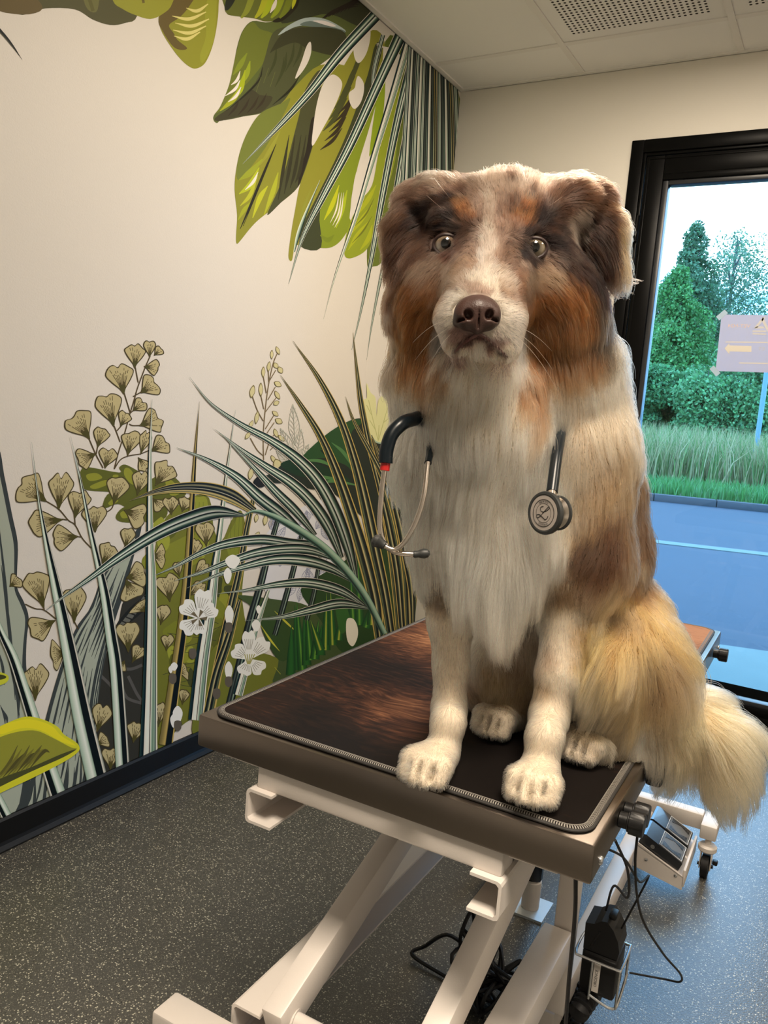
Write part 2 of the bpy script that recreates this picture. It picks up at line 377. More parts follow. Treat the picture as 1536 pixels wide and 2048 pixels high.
# ================================================================== outside the door
rng = np.random.default_rng(7)
ZG = -0.03
M_asph = mat('asphalt', (0.023, 0.034, 0.053), 0.85, noise=(9, 0.12), bump=(130, 0.5))
M_conc = mat('pale concrete paving', (0.10, 0.135, 0.125), 0.8, noise=(5, 0.10), bump=(90, 0.3))
M_kerb = mat('grey kerb stone', (0.045, 0.05, 0.058), 0.8, noise=(8, 0.2))
M_line = mat('worn road paint', (0.14, 0.16, 0.155), 0.7, noise=(30, 0.2))
M_soil = mat('grassy soil', (0.05, 0.08, 0.025), 0.9, noise=(3, 0.3))
a, c = on_z(1450, 1290, ZG), on_z(1536, 1300, ZG); dr = (c - a)[:2] / np.linalg.norm((c - a)[:2])
RD = np.array([0.965, 0.262]); RD /= np.linalg.norm(RD); RN = np.array([-RD[1], RD[0]])   # along and across the road
def road_pt(u, v, z=ZG): p = RD * u + RN * v; return (p[0], p[1], z)
V_PAVE = float(np.dot(a[:2], RN)); V_MID = float(np.dot(on_z(1420, 1094, ZG)[:2], RN)); V_KERB = float(np.dot(on_z(1420, 1012, ZG)[:2], RN))
def slab(v0, v1, z0, z1, u0=-40, u1=40):
    m = MB(); m.add([road_pt(u0, v0, z0), road_pt(u1, v0, z0), road_pt(u1, v1, z0), road_pt(u0, v1, z0), road_pt(u0, v0, z1), road_pt(u1, v0, z1), road_pt(u1, v1, z1), road_pt(u0, v1, z1)],
                    [(0, 1, 2, 3), (4, 5, 6, 7), (0, 1, 5, 4), (1, 2, 6, 5), (2, 3, 7, 6), (3, 0, 4, 7)]); return m
MB().box((-14, 3.66, ZG - 0.3), (14, 4.2, ZG)).build('pavement_threshold', M_conc)['kind'] = 'structure'
m = MB(); n0 = len(m.v)
m.add([(-14, 4.2, ZG), (14, 4.2, ZG), (*road_pt(14, V_PAVE)[:2], ZG), (*road_pt(-14, V_PAVE)[:2], ZG), (-14, 4.2, ZG - .3), (14, 4.2, ZG - .3), (*road_pt(14, V_PAVE)[:2], ZG - .3), (*road_pt(-14, V_PAVE)[:2], ZG - .3)],
      [(0, 1, 2, 3), (4, 5, 6, 7), (0, 1, 5, 4), (1, 2, 6, 5), (2, 3, 7, 6), (3, 0, 4, 7)])
m.build('pavement', M_conc)['kind'] = 'structure'
road = slab(V_PAVE - 6, V_KERB, ZG - 0.3, ZG - 0.012).build('road', M_asph); road['kind'] = 'structure'
slab(V_MID - 0.12, V_MID + 0.12, ZG - 0.011, ZG - 0.004).build('gutter_strip', M_conc, road)
m = MB()
for k in range(7):
    p = road_pt(-1.55 + rng.normal(0, .35), V_MID - 0.28 + rng.normal(0, .12), ZG - 0.0105); n = 9; r0 = rng.uniform(.05, .16)
    m.add([(p[0] + r0 * rng.uniform(.7, 2.2) * math.cos(i * 2 * PI / n), p[1] + r0 * rng.uniform(.5, 1) * math.sin(i * 2 * PI / n), p[2] + 0.004) for i in range(n)], [tuple(range(n))])
m.build('paint_splash', M_line, road)
kerb = empty('kerb', road_pt(0, V_KERB)); kerb['kind'] = 'structure'
me0 = None
for k in range(-14, 14):
    if me0 is None:
        o = MB().box((0.006, 0, 0), (0.994, 0.16, 0.13), 0.015).build('kerb_stone', M_kerb, kerb); me0 = o.data
    else:
        o = bpy.data.objects.new('kerb_stone', me0); COL.objects.link(o); o.parent = kerb
    o.location = (RD[0] * k, RD[1] * k, -0.02); o.rotation_euler = (0, 0, math.atan2(RD[1], RD[0]))
slab(V_KERB + 0.16, V_KERB + 60, ZG - 0.3, ZG + 0.09).build('ground', M_soil)['kind'] = 'structure'

def quad_cloud(name, P, S, cols, parent=None, elong=1.5, up=None, mats=None):
    """Leaves: one bent quad per point P, size S, coloured per leaf."""
    N = len(P); A = rng.normal(size=(N, 3)); A /= np.linalg.norm(A, axis=1)[:, None]
    B = np.cross(A, rng.normal(size=(N, 3))); B /= np.linalg.norm(B, axis=1)[:, None]
    A = A * (S * elong)[:, None]; B = B * S[:, None] * .5; Cn = np.cross(A, B); Cn /= np.linalg.norm(Cn, axis=1)[:, None] + 1e-9
    v = np.stack([P - A * .5, P + B + Cn * (S * .1)[:, None], P + A * .5, P - B + Cn * (S * .1)[:, None]], 1).reshape(-1, 3)
    me = bpy.data.meshes.new(name); me.vertices.add(4 * N); me.vertices.foreach_set('co', v.ravel())
    me.loops.add(4 * N); me.loops.foreach_set('vertex_index', np.arange(4 * N)); me.polygons.add(N)
    me.polygons.foreach_set('loop_start', np.arange(N) * 4)
    me.update(); at = me.color_attributes.new('col', 'FLOAT_COLOR', 'POINT')
    cc = np.concatenate([np.repeat(cols, 4, 0), np.ones((4 * N, 1))], 1); at.data.foreach_set('color', cc.ravel())
    me.materials.append(M_leaf); o = bpy.data.objects.new(name, me); COL.objects.link(o)
    if parent is not None: o.parent = parent
    return o
M_leaf, t, b = new_mat('leaf with per-leaf colour')
_at = t.nodes.new('ShaderNodeAttribute'); _at.attribute_name = 'col'; t.links.new(_at.outputs['Color'], b.inputs['Base Color']); b.inputs['Roughness'].default_value = 0.6
_ts = t.nodes.new('ShaderNodeBsdfTranslucent'); _ms = t.nodes.new('ShaderNodeMixShader'); _ms.inputs[0].default_value = 0.3
t.links.new(_at.outputs['Color'], _ts.inputs[0]); t.links.new(b.outputs[0], _ms.inputs[1]); t.links.new(_ts.outputs[0], _ms.inputs[2]); t.links.new(_ms.outputs[0], t.nodes['Material Output'].inputs[0])
M_bark = mat('grey bark', (0.08, 0.085, 0.075), 0.9, noise=(6, 0.3))

def tree(name, px, base_py, dist, top_py, width_px, label, cat, col, n, kind='cone', dens=1.0, group=None):
    top = on_y(px, top_py, dist); g = np.array([top[0], top[1], ZG + 0.09]); Hh = top[2] - g[2]; Wd = width_px * np.dot(top - EYE, CAM_R[:, 2]) / FPX
    root = empty(name, tuple(g)); tag(root, label, cat, group)
    lobes = []
    K = 54 if kind != 'bush' else 22
    for k in range(K):
        hh = (k + .5) / K if kind != 'bush' else rng.uniform(0.15, 0.85)
        prof_ = {'cone': (1 - hh) ** .5 * (0.6 + .4 * min(1, hh * 4)), 'loose': math.sin(PI * min(1, max(0.05, hh * .93 + .05))) ** .6, 'bush': math.sqrt(max(0.05, 1 - (hh * 2 - .9) ** 2))}[kind]
        an = k * 2.4 + rng.uniform(-.5, .5); rr = Wd * .5 * prof_ * rng.uniform(.45, 1.35)
        lobes.append((np.array([math.cos(an) * rr * .62, math.sin(an) * rr * .62, Hh * (0.06 + .92 * hh)]), max(.08 * Wd, rr * .55)))
    if kind != 'bush': lobes.append((np.array([0, 0, Hh * .97]), Wd * .06))
    m = MB(); m.tube([(0, 0, -.1), (0.03, 0, Hh * .4), (0, 0.02, Hh * .9)], [Hh * .018, Hh * .013, Hh * .003], 8)
    for c, r in lobes[::2]: m.tube([(0, 0, max(.2, c[2] - Wd * .22)), tuple(c * np.array([.5, .5, 1]) - np.array([0, 0, Wd * .05])), tuple(c)], [Hh * .006, Hh * .004, Hh * .0015], 5)
    m.build('trunk', M_bark, root)
    cs = np.array([l[0] for l in lobes]); rs = np.array([l[1] for l in lobes]); w_ = rs ** 2; pick = rng.choice(len(cs), n, p=w_ / w_.sum())
    D = rng.normal(size=(n, 3)); D /= np.linalg.norm(D, axis=1)[:, None]; D[:, 2] *= 1.25 if kind != 'bush' else .8
    rad = rng.uniform(0.35, 1.05, n) ** .6
    P = cs[pick] + D * (rs[pick] * rad)[:, None]; P = P[P[:, 2] > 0.05]
    shade = rng.uniform(.70, 1.3, len(P))[:, None]; tw = rng.normal(0, .06, (len(P), 3))
    cc = np.clip(np.array(col)[None] * .66 * shade * (1 + tw), 0, 1)
    quad_cloud('foliage', P, rng.uniform(.035, .075, len(P)) * dens, cc, root)
    return root
DT = 27.0
tree('poplar_tree', 1393, 865, DT + 5, 446, 185, 'tall narrow poplar tree behind the bright green young tree', 'tree', (0.12, 0.26, 0.12), 52000, 'cone', 1.5)
tree('willow_tree', 1478, 868, DT + 8, 458, 210, 'loose airy willow tree with sky between its branches, above the taped notice', 'tree', (0.17, 0.33, 0.18), 26000, 'loose', 1.2)
tree('young_tree', 1362, 862, DT + 1, 536, 205, 'bright green young tree nearest the door frame edge', 'tree', (0.12, 0.36, 0.09), 60000, 'cone', 1.3)
for k, (px, top, wd) in enumerate(((1285, 690, 130), (1420, 720, 170), (1505, 735, 150), (1600, 610, 220), (1215, 640, 190))):
    tree('bush', px, 868, DT - 1.5 + .4 * k, top, wd, ['dark bush beside the door frame behind the tall grass', 'dark bush under the taped notice', 'dark bush beside the blue post', 'broad bush beyond the right edge of the glass', 'broad bush hidden behind the door frame'][k], 'bush', (0.16, 0.42, 0.155), 26000, 'bush', 1.3)
def blades(name, n, vr, ur, hr, wr, col, kind='stuff'):
    u = rng.uniform(*ur, n); v = rng.uniform(*vr, n); base = RD[None] * u[:, None] + RN[None] * (V_KERB + v)[:, None]
    h = rng.uniform(*hr, n); an = rng.uniform(0, 2 * PI, n); w_ = rng.uniform(*wr, n); ln = rng.normal(0, .22, (n, 2)) * h[:, None]
    z0 = np.full(n, ZG + .085)
    s = np.stack([np.cos(an) * w_, np.sin(an) * w_], 1) * .5
    vs = np.zeros((n, 5, 3)); vs[:, 0, :2] = base - s; vs[:, 1, :2] = base + s; vs[:, 0, 2] = vs[:, 1, 2] = z0
    vs[:, 2, :2] = base + ln * .35 + s * .8; vs[:, 3, :2] = base + ln * .35 - s * .8; vs[:, 2, 2] = vs[:, 3, 2] = z0 + h * .6
    vs[:, 4, :2] = base + ln; vs[:, 4, 2] = z0 + h
    me = bpy.data.meshes.new(name); me.vertices.add(5 * n); me.vertices.foreach_set('co', vs.ravel())
    i = np.arange(n)[:, None] * 5; lp = np.concatenate([i + 0, i + 1, i + 2, i + 3, i + 3, i + 2, i + 4], 1)
    me.loops.add(7 * n); me.loops.foreach_set('vertex_index', lp.ravel()); me.polygons.add(2 * n)
    ls = np.stack([np.arange(n) * 7, np.arange(n) * 7 + 4], 1); me.polygons.foreach_set('loop_start', ls.ravel()); me.update()
    at = me.color_attributes.new('col', 'FLOAT_COLOR', 'POINT'); cc = np.array(col)[rng.integers(0, len(col), n)] * rng.uniform(.46, .74, n)[:, None]
    at.data.foreach_set('color', np.concatenate([np.repeat(np.clip(cc, 0, 1), 5, 0), np.ones((5 * n, 1))], 1).ravel())
    me.materials.append(M_leaf); o = bpy.data.objects.new(name, me); COL.objects.link(o); o['kind'] = kind; return o
tag(blades('verge_grass', 16000, (.18, 2.5), (-9, 6), (.12, .30), (.012, .03), [(0.08, 0.30, 0.06), (0.10, 0.36, 0.08), (0.14, 0.38, 0.12)]), 'short bright green grass strip behind the kerb', 'grass')
tag(blades('meadow_grass', 34000, (3.1, 9.5), (-11, 8), (.6, 1.35), (.012, .034), [(0.46, 0.48, 0.22), (0.60, 0.54, 0.29), (0.26, 0.42, 0.13), (0.16, 0.34, 0.09), (0.54, 0.50, 0.25)]), 'tall pale seeding grass in front of the trees', 'grass')
p0, p1 = on_y(1527, 905, 20.0), on_y(1541, 690, 20.0)
M_post = mat('light blue painted steel', (0.10, 0.22, 0.32), 0.4)
post = empty('post', (p1[0], p1[1], ZG)); tag(post, 'slim light blue post standing in the tall grass by the right edge of the glass', 'post')
MB().tube([(0, 0, 0), (0, 0, 3.2)], 0.055, 12).build('pole', M_post, post); MB().lathe([(0.058, 3.2), (0.058, 3.24), (0.02, 3.26)], 12).build('cap', M_post, post)

# ================================================================== the printed mural on the left wall (flat print, one mesh lying on the wall)
TINT = np.array([0.92, 0.82, 0.70])       # colour of the lamp light on the wall when the colours below were noted
def ink(r, g, b):
    c = np.array(srgb(r, g, b)) / TINT; l = c.mean(); return tuple(np.clip(c * (0.70 + 0.30 * min(1, l / .5)), 0.003, 0.9))
MV, MF, MC = [], [], []
LAYER = [0]
def wallp(p): q = on_x(p[0], p[1], XL); return (XL + 0.0004 + LAYER[0] * 2.2e-6, q[1], q[2])
from mathutils.geometry import tessellate_polygon
def fill(pts, col, smooth=4, step=True):
    if smooth: pts = bez(pts, smooth, closed=True)
    if step: LAYER[0] += 1
    base = len(MV); V3 = [wallp(p) for p in pts]
    tri = tessellate_polygon([[Vector((p[1], p[2], 0)) for p in V3]])
    MV.extend(V3); MC.extend([col] * len(V3)); MF.extend([tuple(i + base for i in tr) for tr in tri])
def strip(cent, stops, n=8, step=True, fade=0.0):
    """cent: (x, y, width) along a blade; stops: (t, colour) across it, soft between."""
    P = np.array(bez(cent, n)); d = np.gradient(P[:, :2], axis=0); d /= np.linalg.norm(d, axis=1)[:, None] + 1e-9
    nrm = np.stack([d[:, 1], -d[:, 0]], 1); w_ = np.maximum(P[:, 2], 0.5); K = len(stops)
    if step: LAYER[0] += 1
    base = len(MV)
    for i in range(len(P)):
        q = 1 - fade * max(0.0, i / (len(P) - 1) - .35) / .65 if fade else 1
        for (tt, cc) in stops:
            MV.append(wallp(P[i, :2] + nrm[i] * w_[i] * (tt - .5))); MC.append(tuple(max(.003, c * q) for c in cc[:3]))
    for i in range(len(P) - 1):
        for k in range(K - 1): MF.append((base + i * K + k, base + i * K + k + 1, base + (i + 1) * K + k + 1, base + (i + 1) * K + k))
def line(pts, w, col, n=5, step=True, taper=False):
    N = len(pts); strip([(p[0], p[1], w * ((1 - .85 * abs(2 * i / max(1, N - 1) - 1)) if taper else 1)) for i, p in enumerate(pts)], [(0, col), (1, col)], n, step)
CR, WH = ink(226, 212, 186), ink(226, 221, 198)
DK, TE, GR, PG = ink(14, 23, 24), ink(44, 68, 60), ink(104, 130, 102), ink(160, 176, 146)
GO, GD = ink(196, 164, 88), ink(120, 104, 56)
WALLC = (0.735, 0.695, 0.635)
SILVER = [(0, CR), (.035, CR), (.055, DK), (.19, TE), (.27, GR), (.35, WH), (.41, PG), (.455, TE), (.475, DK), (.525, DK), (.545, WH), (.60, WH), (.70, GR), (.80, TE), (.87, DK), (.945, DK), (.965, CR), (1, CR)]
SILV2 = [(0, TE), (.12, ink(18, 44, 48)), (.22, DK), (.24, CR), (.44, WH), (.52, CR), (.53, DK), (.565, DK), (.58, CR), (.66, PG), (.74, GR), (.82, PG), (.86, ink(90, 105, 96)), (.92, ink(90, 105, 96)), (.93, CR), (1, CR)]
SPIKE = [(0, ink(90, 98, 84)), (.06, PG), (.36, WH), (.5, PG), (.54, DK), (.86, DK), (.89, CR), (1, ink(120, 124, 108))]
GOLD = [(0, GO), (.07, GO), (.10, DK), (.28, ink(40, 48, 44)), (.38, ink(130, 130, 92)), (.44, ink(214, 190, 134)), (.5, GD), (.53, DK), (.7, ink(36, 44, 42)), (.80, ink(112, 118, 80)), (.88, DK), (.92, GO), (1, GO)]
GOLDS = [(0, GD), (.2, ink(150, 128, 70)), (.42, GO), (.5, DK), (.9, DK), (.92, GO), (1, GO)]
DARKV = [(0, DK), (.2, ink(40, 46, 42)), (.34, ink(96, 104, 92)), (.44, DK), (.6, ink(62, 70, 64)), (.7, PG), (.78, ink(70, 78, 70)), (.86, DK), (1, DK)]
def mir(st): return [(1 - t_, c) for t_, c in st[::-1]]

TAN, OUT, VEIN = ink(186, 166, 116), ink(84, 70, 38), ink(96, 80, 44)
mr_ = random.Random(3)
def fan(bx, by, ex, ey, w, tone=0):
    """A ginkgo-like leaflet of the print: outline, fill, dark base and broken veins."""
    b_ = np.array([bx, by], float); e = np.array([ex, ey], float); ax = e - b_; L = np.linalg.norm(ax); ax /= L; sd = np.array([-ax[1], ax[0]])
    lob = [mr_.uniform(.9, 1.06) for _ in range(7)]; skew = mr_.uniform(-.06, .06)
    rel = [(0, 0), (.20, -.10), (.48, -.34), (.74, -.50), (.93 * lob[0], -.36), (.99 * lob[1], -.17), (.95 * lob[2], -.02), (1.02 * lob[3], .14), (.93 * lob[4], .36), (.74, .50), (.48, .34), (.20, .10)]
    pl = [b_ + ax * L * u + sd * w * (v + skew * u) for u, v in rel]; c = np.mean(pl, axis=0)
    fill([c + (p - c) * (1 + 2.2 / max(6, np.linalg.norm(p - c))) for p in pl], OUT)
    fill(pl, TAN if not tone else ink(206, 188, 140))
    fill([b_, b_ + ax * L * .28 - sd * w * .13, b_ + ax * L * .42 - sd * w * .06, b_ + ax * L * .30, b_ + ax * L * .44 + sd * w * .06, b_ + ax * L * .28 + sd * w * .13], ink(88, 80, 36), 3)
    LAYER[0] += 1
    nv = max(4, int(w / 6))
    for k in range(nv):
        v = (k + .5) / nv - .5
        u0, u1 = .3, mr_.uniform(.55, .74); gp = mr_.uniform(.04, .08)
        f = lambda u: b_ + ax * L * u + sd * w * v * (.9 * u ** 1.1)
        line([f(u0), f((u0 + u1) / 2), f(u1)], 1.3, VEIN, 2, False)
        if mr_.random() < .75: line([f(u1 + gp), f(min(.93, u1 + gp + mr_.uniform(.07, .16)))], 1.2, VEIN, 2, False)

OL, OL2, OL3 = ink(104, 104, 38), ink(150, 146, 48), ink(78, 80, 40)
# ---- upper left hanging leaves
fill([(-260, -60), (-230, 10), (-120, 30), (-40, 22), (0, 18), (45, 30), (90, 17), (150, 19), (185, 39), (220, 50), (250, 46), (275, 30), (285, -60)], ink(92, 86, 48))
fill([(-40, -60), (-20, 12), (45, 29), (85, 17), (60, -20), (40, -60)], ink(112, 92, 50))
fill([(160, -60), (170, 10), (192, 24), (200, -10), (210, -60)], ink(118, 112, 58)); line([(176, -10), (186, 22)], 7, ink(104, 98, 44))
fill([(352, -60), (330, 20), (317, 34), (322, 60), (338, 88), (358, 115), (378, 133), (393, 137), (410, 126), (424, 95), (433, 55), (437, 10), (434, -60)], ink(152, 146, 44))
fill([(318, 34), (325, 62), (345, 92), (362, 100), (374, 96), (355, 80), (347, 66), (338, 50), (360, 34), (380, 10), (400, -30), (350, -30)], ink(112, 92, 44))
fill([(410, 20), (425, -30), (434, -30), (430, 60), (422, 95), (405, 126), (400, 110), (412, 70)], ink(160, 156, 48))
for y0, x0, x1 in ((52, 350, 418), (66, 346, 412), (78, 348, 400), (38, 344, 412), (22, 372, 416)): strip([(x0, y0 - 6, 1), ((x0 + x1) / 2, y0, 7), (x1, y0 - 14, 2)], [(0, ink(214, 196, 112)), (1, ink(214, 196, 112))])
fill([(215, -60), (225, 0), (245, 18), (270, 30), (300, 38), (325, 28), (345, 5), (352, -60)], ink(158, 152, 46)); line([(284, -10), (287, 6)], 5, ink(112, 96, 40))
strip([(-40, 20, 9), (0, 62, 7), (22, 88, 5), (44, 119, 0)], [(0, ink(120, 112, 84)), (.4, DK), (1, DK)])

# ---- upper right: split leaves
fill([(705, -40), (640, -40), (590, -30), (575, 20), (540, 44), (505, 42), (486, 60), (475, 90), (468, 125), (458, 170), (441, 212), (428, 230), (427, 240), (434, 246), (446, 239), (500, 231), (523, 226), (562, 207), (588, 175), (640, 130), (735, 60), (760, 20)], ink(100, 106, 52))
fill([(505, 44), (486, 62), (476, 92), (468, 125), (458, 170), (441, 212), (432, 226), (445, 218), (470, 190), (500, 160), (530, 120), (548, 72), (520, 58)], ink(118, 122, 46))
fill([(543, 70), (528, 120), (510, 165), (470, 205), (440, 240), (500, 230), (524, 225), (562, 207), (590, 165), (610, 100), (640, 70), (600, 52), (565, 55)], ink(88, 88, 54))
fill([(430, 236), (470, 208), (500, 180), (520, 190), (545, 195), (522, 224), (470, 234), (440, 242)], ink(76, 70, 46))
for p in ([(452, 222), (490, 190), (518, 160), (525, 134)], [(545, 210), (580, 180), (600, 150)]): line(p, 5, ink(48, 46, 30), taper=True)
for x, y in ((470, 216), (490, 214), (508, 210), (524, 205)): line([(x - 14, y + 16), (x, y), (x + 9, y - 18)], 5, ink(66, 56, 38), taper=True)
for x, y in ((545, 130), (565, 140), (580, 120), (560, 150), (596, 110)): line([(x - 10, y + 24), (x + 4, y - 6), (x + 8, y - 36)], 6, ink(74, 76, 42), taper=True)
for x, y in ((520, 168), (535, 150), (548, 158)): line([(x - 8, y + 16), (x + 2, y - 14)], 4, ink(118, 120, 60), taper=True)
for p, c in (([(466, 150), (480, 130), (494, 106)], (140, 148, 44)), ([(470, 180), (492, 150), (500, 122)], (156, 164, 42)), ([(455, 205), (480, 180), (490, 140)], (170, 176, 34)), ([(440, 222), (465, 200), (482, 180)], (168, 168, 40))): line(p, 11, ink(*c), taper=True)
for p in ([(462, 170), (474, 160), (480, 142)], [(450, 192), (470, 178), (480, 160)], [(456, 204), (472, 192), (482, 174)]): line(p, 6, ink(226, 210, 190), taper=True)
fill([(640, -40), (600, -30), (560, 42), (600, 40), (660, 28), (735, 55), (755, -20)], ink(66, 66, 42))
for k in range(8): line([(640 + k * 8, 40 - k * 3), (672 + k * 6, 20 - k * 3), (716 + k * 3, 12 - k * 4)], 6, ink(48, 38, 28), taper=True)
fill([(556, 70), (575, 52), (610, 36), (650, 38), (690, 60), (680, 66), (650, 52), (620, 50), (590, 54), (566, 66)], ink(166, 172, 160)); fill([(625, 42), (650, 42), (672, 52), (655, 52)], ink(222, 206, 190)); fill([(600, 50), (620, 42), (650, 50), (690, 62), (676, 68), (640, 56)], ink(112, 122, 108))
fill([(550, 100), (540, 105), (560, 72), (585, 58), (640, 54), (690, 66), (680, 110), (620, 100), (590, 85)], ink(70, 68, 42))
fill([(449, -40), (449, 14), (453, 26), (462, 31), (508, 37), (530, 43), (552, 40), (576, 24), (588, 0), (600, -40)], ink(110, 112, 46))
fill([(449, 14), (462, -30), (485, -40), (470, 0), (456, 20)], ink(46, 48, 34)); fill([(545, 42), (576, 24), (588, 2), (600, -20), (596, 10), (580, 30), (560, 44)], ink(50, 44, 28))
for x0, c in ((488, (146, 148, 50)), (516, (176, 172, 40)), (528, (170, 176, 36)), (548, (150, 158, 38)), (565, (128, 134, 40))): strip([(x0 - 6, 36, 4), (x0 + 6, 20, 11), (x0 + 18, -12, 13)], [(0, ink(*c)), (1, ink(*c))])
line([(540, 26), (548, 12), (554, -6)], 8, ink(220, 202, 180), taper=True); line([(584, 18), (588, 4), (596, -20)], 7, ink(190, 184, 40), taper=True)
# second leaf
fill([(523, 225), (500, 255), (482, 296), (472, 340), (469, 380), (474, 430), (472, 470), (473, 487), (480, 482), (500, 457), (520, 437), (562, 405), (596, 374), (614, 332), (626, 290), (650, 210), (700, 140), (640, 130), (588, 175), (562, 207)], ink(148, 142, 48))
fill([(523, 225), (500, 255), (482, 296), (472, 345), (480, 360), (505, 330), (540, 280), (580, 200), (562, 207)], ink(124, 128, 54))
fill([(534, 430), (556, 380), (570, 340), (585, 280), (598, 230), (610, 180), (640, 140), (640, 200), (626, 290), (614, 332), (596, 374), (562, 405)], ink(84, 82, 50))
fill([(596, 374), (612, 330), (625, 288), (632, 240), (622, 240), (612, 300), (600, 340)], ink(52, 44, 32))
for p in ([(480, 458), (502, 408), (530, 340), (552, 288)], [(486, 452), (512, 390)]): line(p, 7, ink(52, 48, 34), taper=True)
for p, c, w_ in (([(505, 436), (520, 395), (535, 372)], (188, 184, 44), 10), ([(528, 430), (545, 385), (556, 345)], (176, 174, 46), 10), ([(478, 360), (500, 345), (525, 318)], (158, 160, 46), 13), ([(478, 388), (500, 370), (518, 335)], (180, 182, 42), 12), ([(480, 412), (500, 390), (515, 350)], (184, 180, 48), 8), ([(476, 440), (488, 420), (500, 405)], (166, 166, 42), 8), ([(520, 330), (540, 300), (560, 262)], (158, 152, 54), 8)): line(p, w_, ink(*c), taper=True)
line([(490, 380), (506, 364), (516, 344)], 6, ink(222, 210, 184), taper=True)
for x in (566, 578, 590, 600): line([(x - 10, 400 - (x - 566)), (x, 340), (x + 12, 270)], 7, ink(64, 60, 38), taper=True)
fill([(621, 84), (613, 92), (603, 122), (590, 156), (600, 149), (614, 128), (622, 105)], WALLC)
# third leaf
fill([(650, 210), (626, 290), (612, 335), (599, 372), (590, 420), (583, 460), (577, 505), (578, 519), (584, 520), (590, 492), (604, 492), (640, 496), (664, 494), (684, 478), (700, 448), (702, 400), (716, 330), (740, 250), (756, 180), (770, 90), (745, 60), (700, 110)], ink(150, 142, 48))
fill([(604, 490), (620, 440), (650, 380), (690, 290), (720, 200), (756, 180), (740, 250), (716, 330), (702, 400), (700, 448), (684, 478), (664, 494), (640, 496)], ink(138, 148, 40))
fill([(600, 492), (606, 450), (630, 400), (670, 320), (700, 250), (735, 150), (750, 90), (765, 95), (740, 190), (715, 260), (680, 340), (640, 420), (642, 495)], ink(72, 74, 44))
for k in range(6): line([(646 + k * 11, 262 - k * 22), (668 + k * 10, 238 - k * 24), (694 + k * 8, 196 - k * 22)], 9, ink(84, 84, 44), taper=True)
for k in range(5): line([(640 + k * 9, 300 - k * 18), (664 + k * 9, 282 - k * 20), (684 + k * 8, 256 - k * 22)], 7, ink(66, 54, 36), taper=True)
for p, c, w_ in (([(648, 440), (664, 410), (678, 370)], (190, 186, 34), 9), ([(672, 456), (684, 420), (694, 380)], (172, 180, 36), 9), ([(640, 470), (655, 480), (668, 470)], (128, 138, 40), 10), ([(596, 470), (606, 420), (625, 370)], (150, 146, 52), 6)): line(p, w_, ink(*c), taper=True)
for x in (0, 5, 9): line([(660 + x, 446 + x), (672 + x, 420 + x), (678 + x, 385)], 3.2, ink(222, 206, 176), taper=True)
fill([(660, 151), (672, 151), (683, 163), (682, 180), (668, 215), (645, 258), (624, 292), (627, 248), (634, 205), (645, 170)], WALLC)
fill([(717, 152), (727, 166), (727, 186), (720, 207), (708, 218), (699, 204), (698, 186), (709, 176), (712, 160)], WALLC)
fill([(738, 58), (740, 78), (732, 108), (718, 126), (709, 116), (707, 92), (716, 76)], WALLC)
# lime leaves and dark leaf behind the hanging blades
fill([(912, 160), (780, 70), (775, 180), (772, 290), (755, 370), (738, 440), (734, 530), (746, 533), (766, 520), (800, 440), (850, 380), (905, 360)], ink(110, 118, 42))
fill([(790, 160), (772, 240), (756, 310), (744, 370), (722, 400), (700, 445), (690, 480), (688, 505), (694, 516), (710, 514), (732, 500), (746, 472), (760, 420), (790, 320), (800, 200)], ink(150, 156, 40))
for p in ([(696, 500), (715, 470), (740, 440)], [(700, 470), (722, 440), (744, 410)], [(706, 440), (735, 400), (752, 370)], [(720, 500), (736, 478), (744, 450)]): line(p, 9, ink(172, 172, 36), taper=True)
for p in ([(704, 486), (726, 462), (744, 432)], [(710, 452), (732, 428), (748, 396)]): line(p, 3.5, ink(120, 122, 36), taper=True)
fill([(752, 90), (766, 96), (758, 180), (735, 300), (712, 345), (703, 400), (700, 440), (722, 400), (742, 372), (756, 300), (780, 190), (800, 110)], WALLC)
fill([(756, 182), (770, 150), (766, 230), (752, 280), (738, 310)], ink(146, 160, 34))
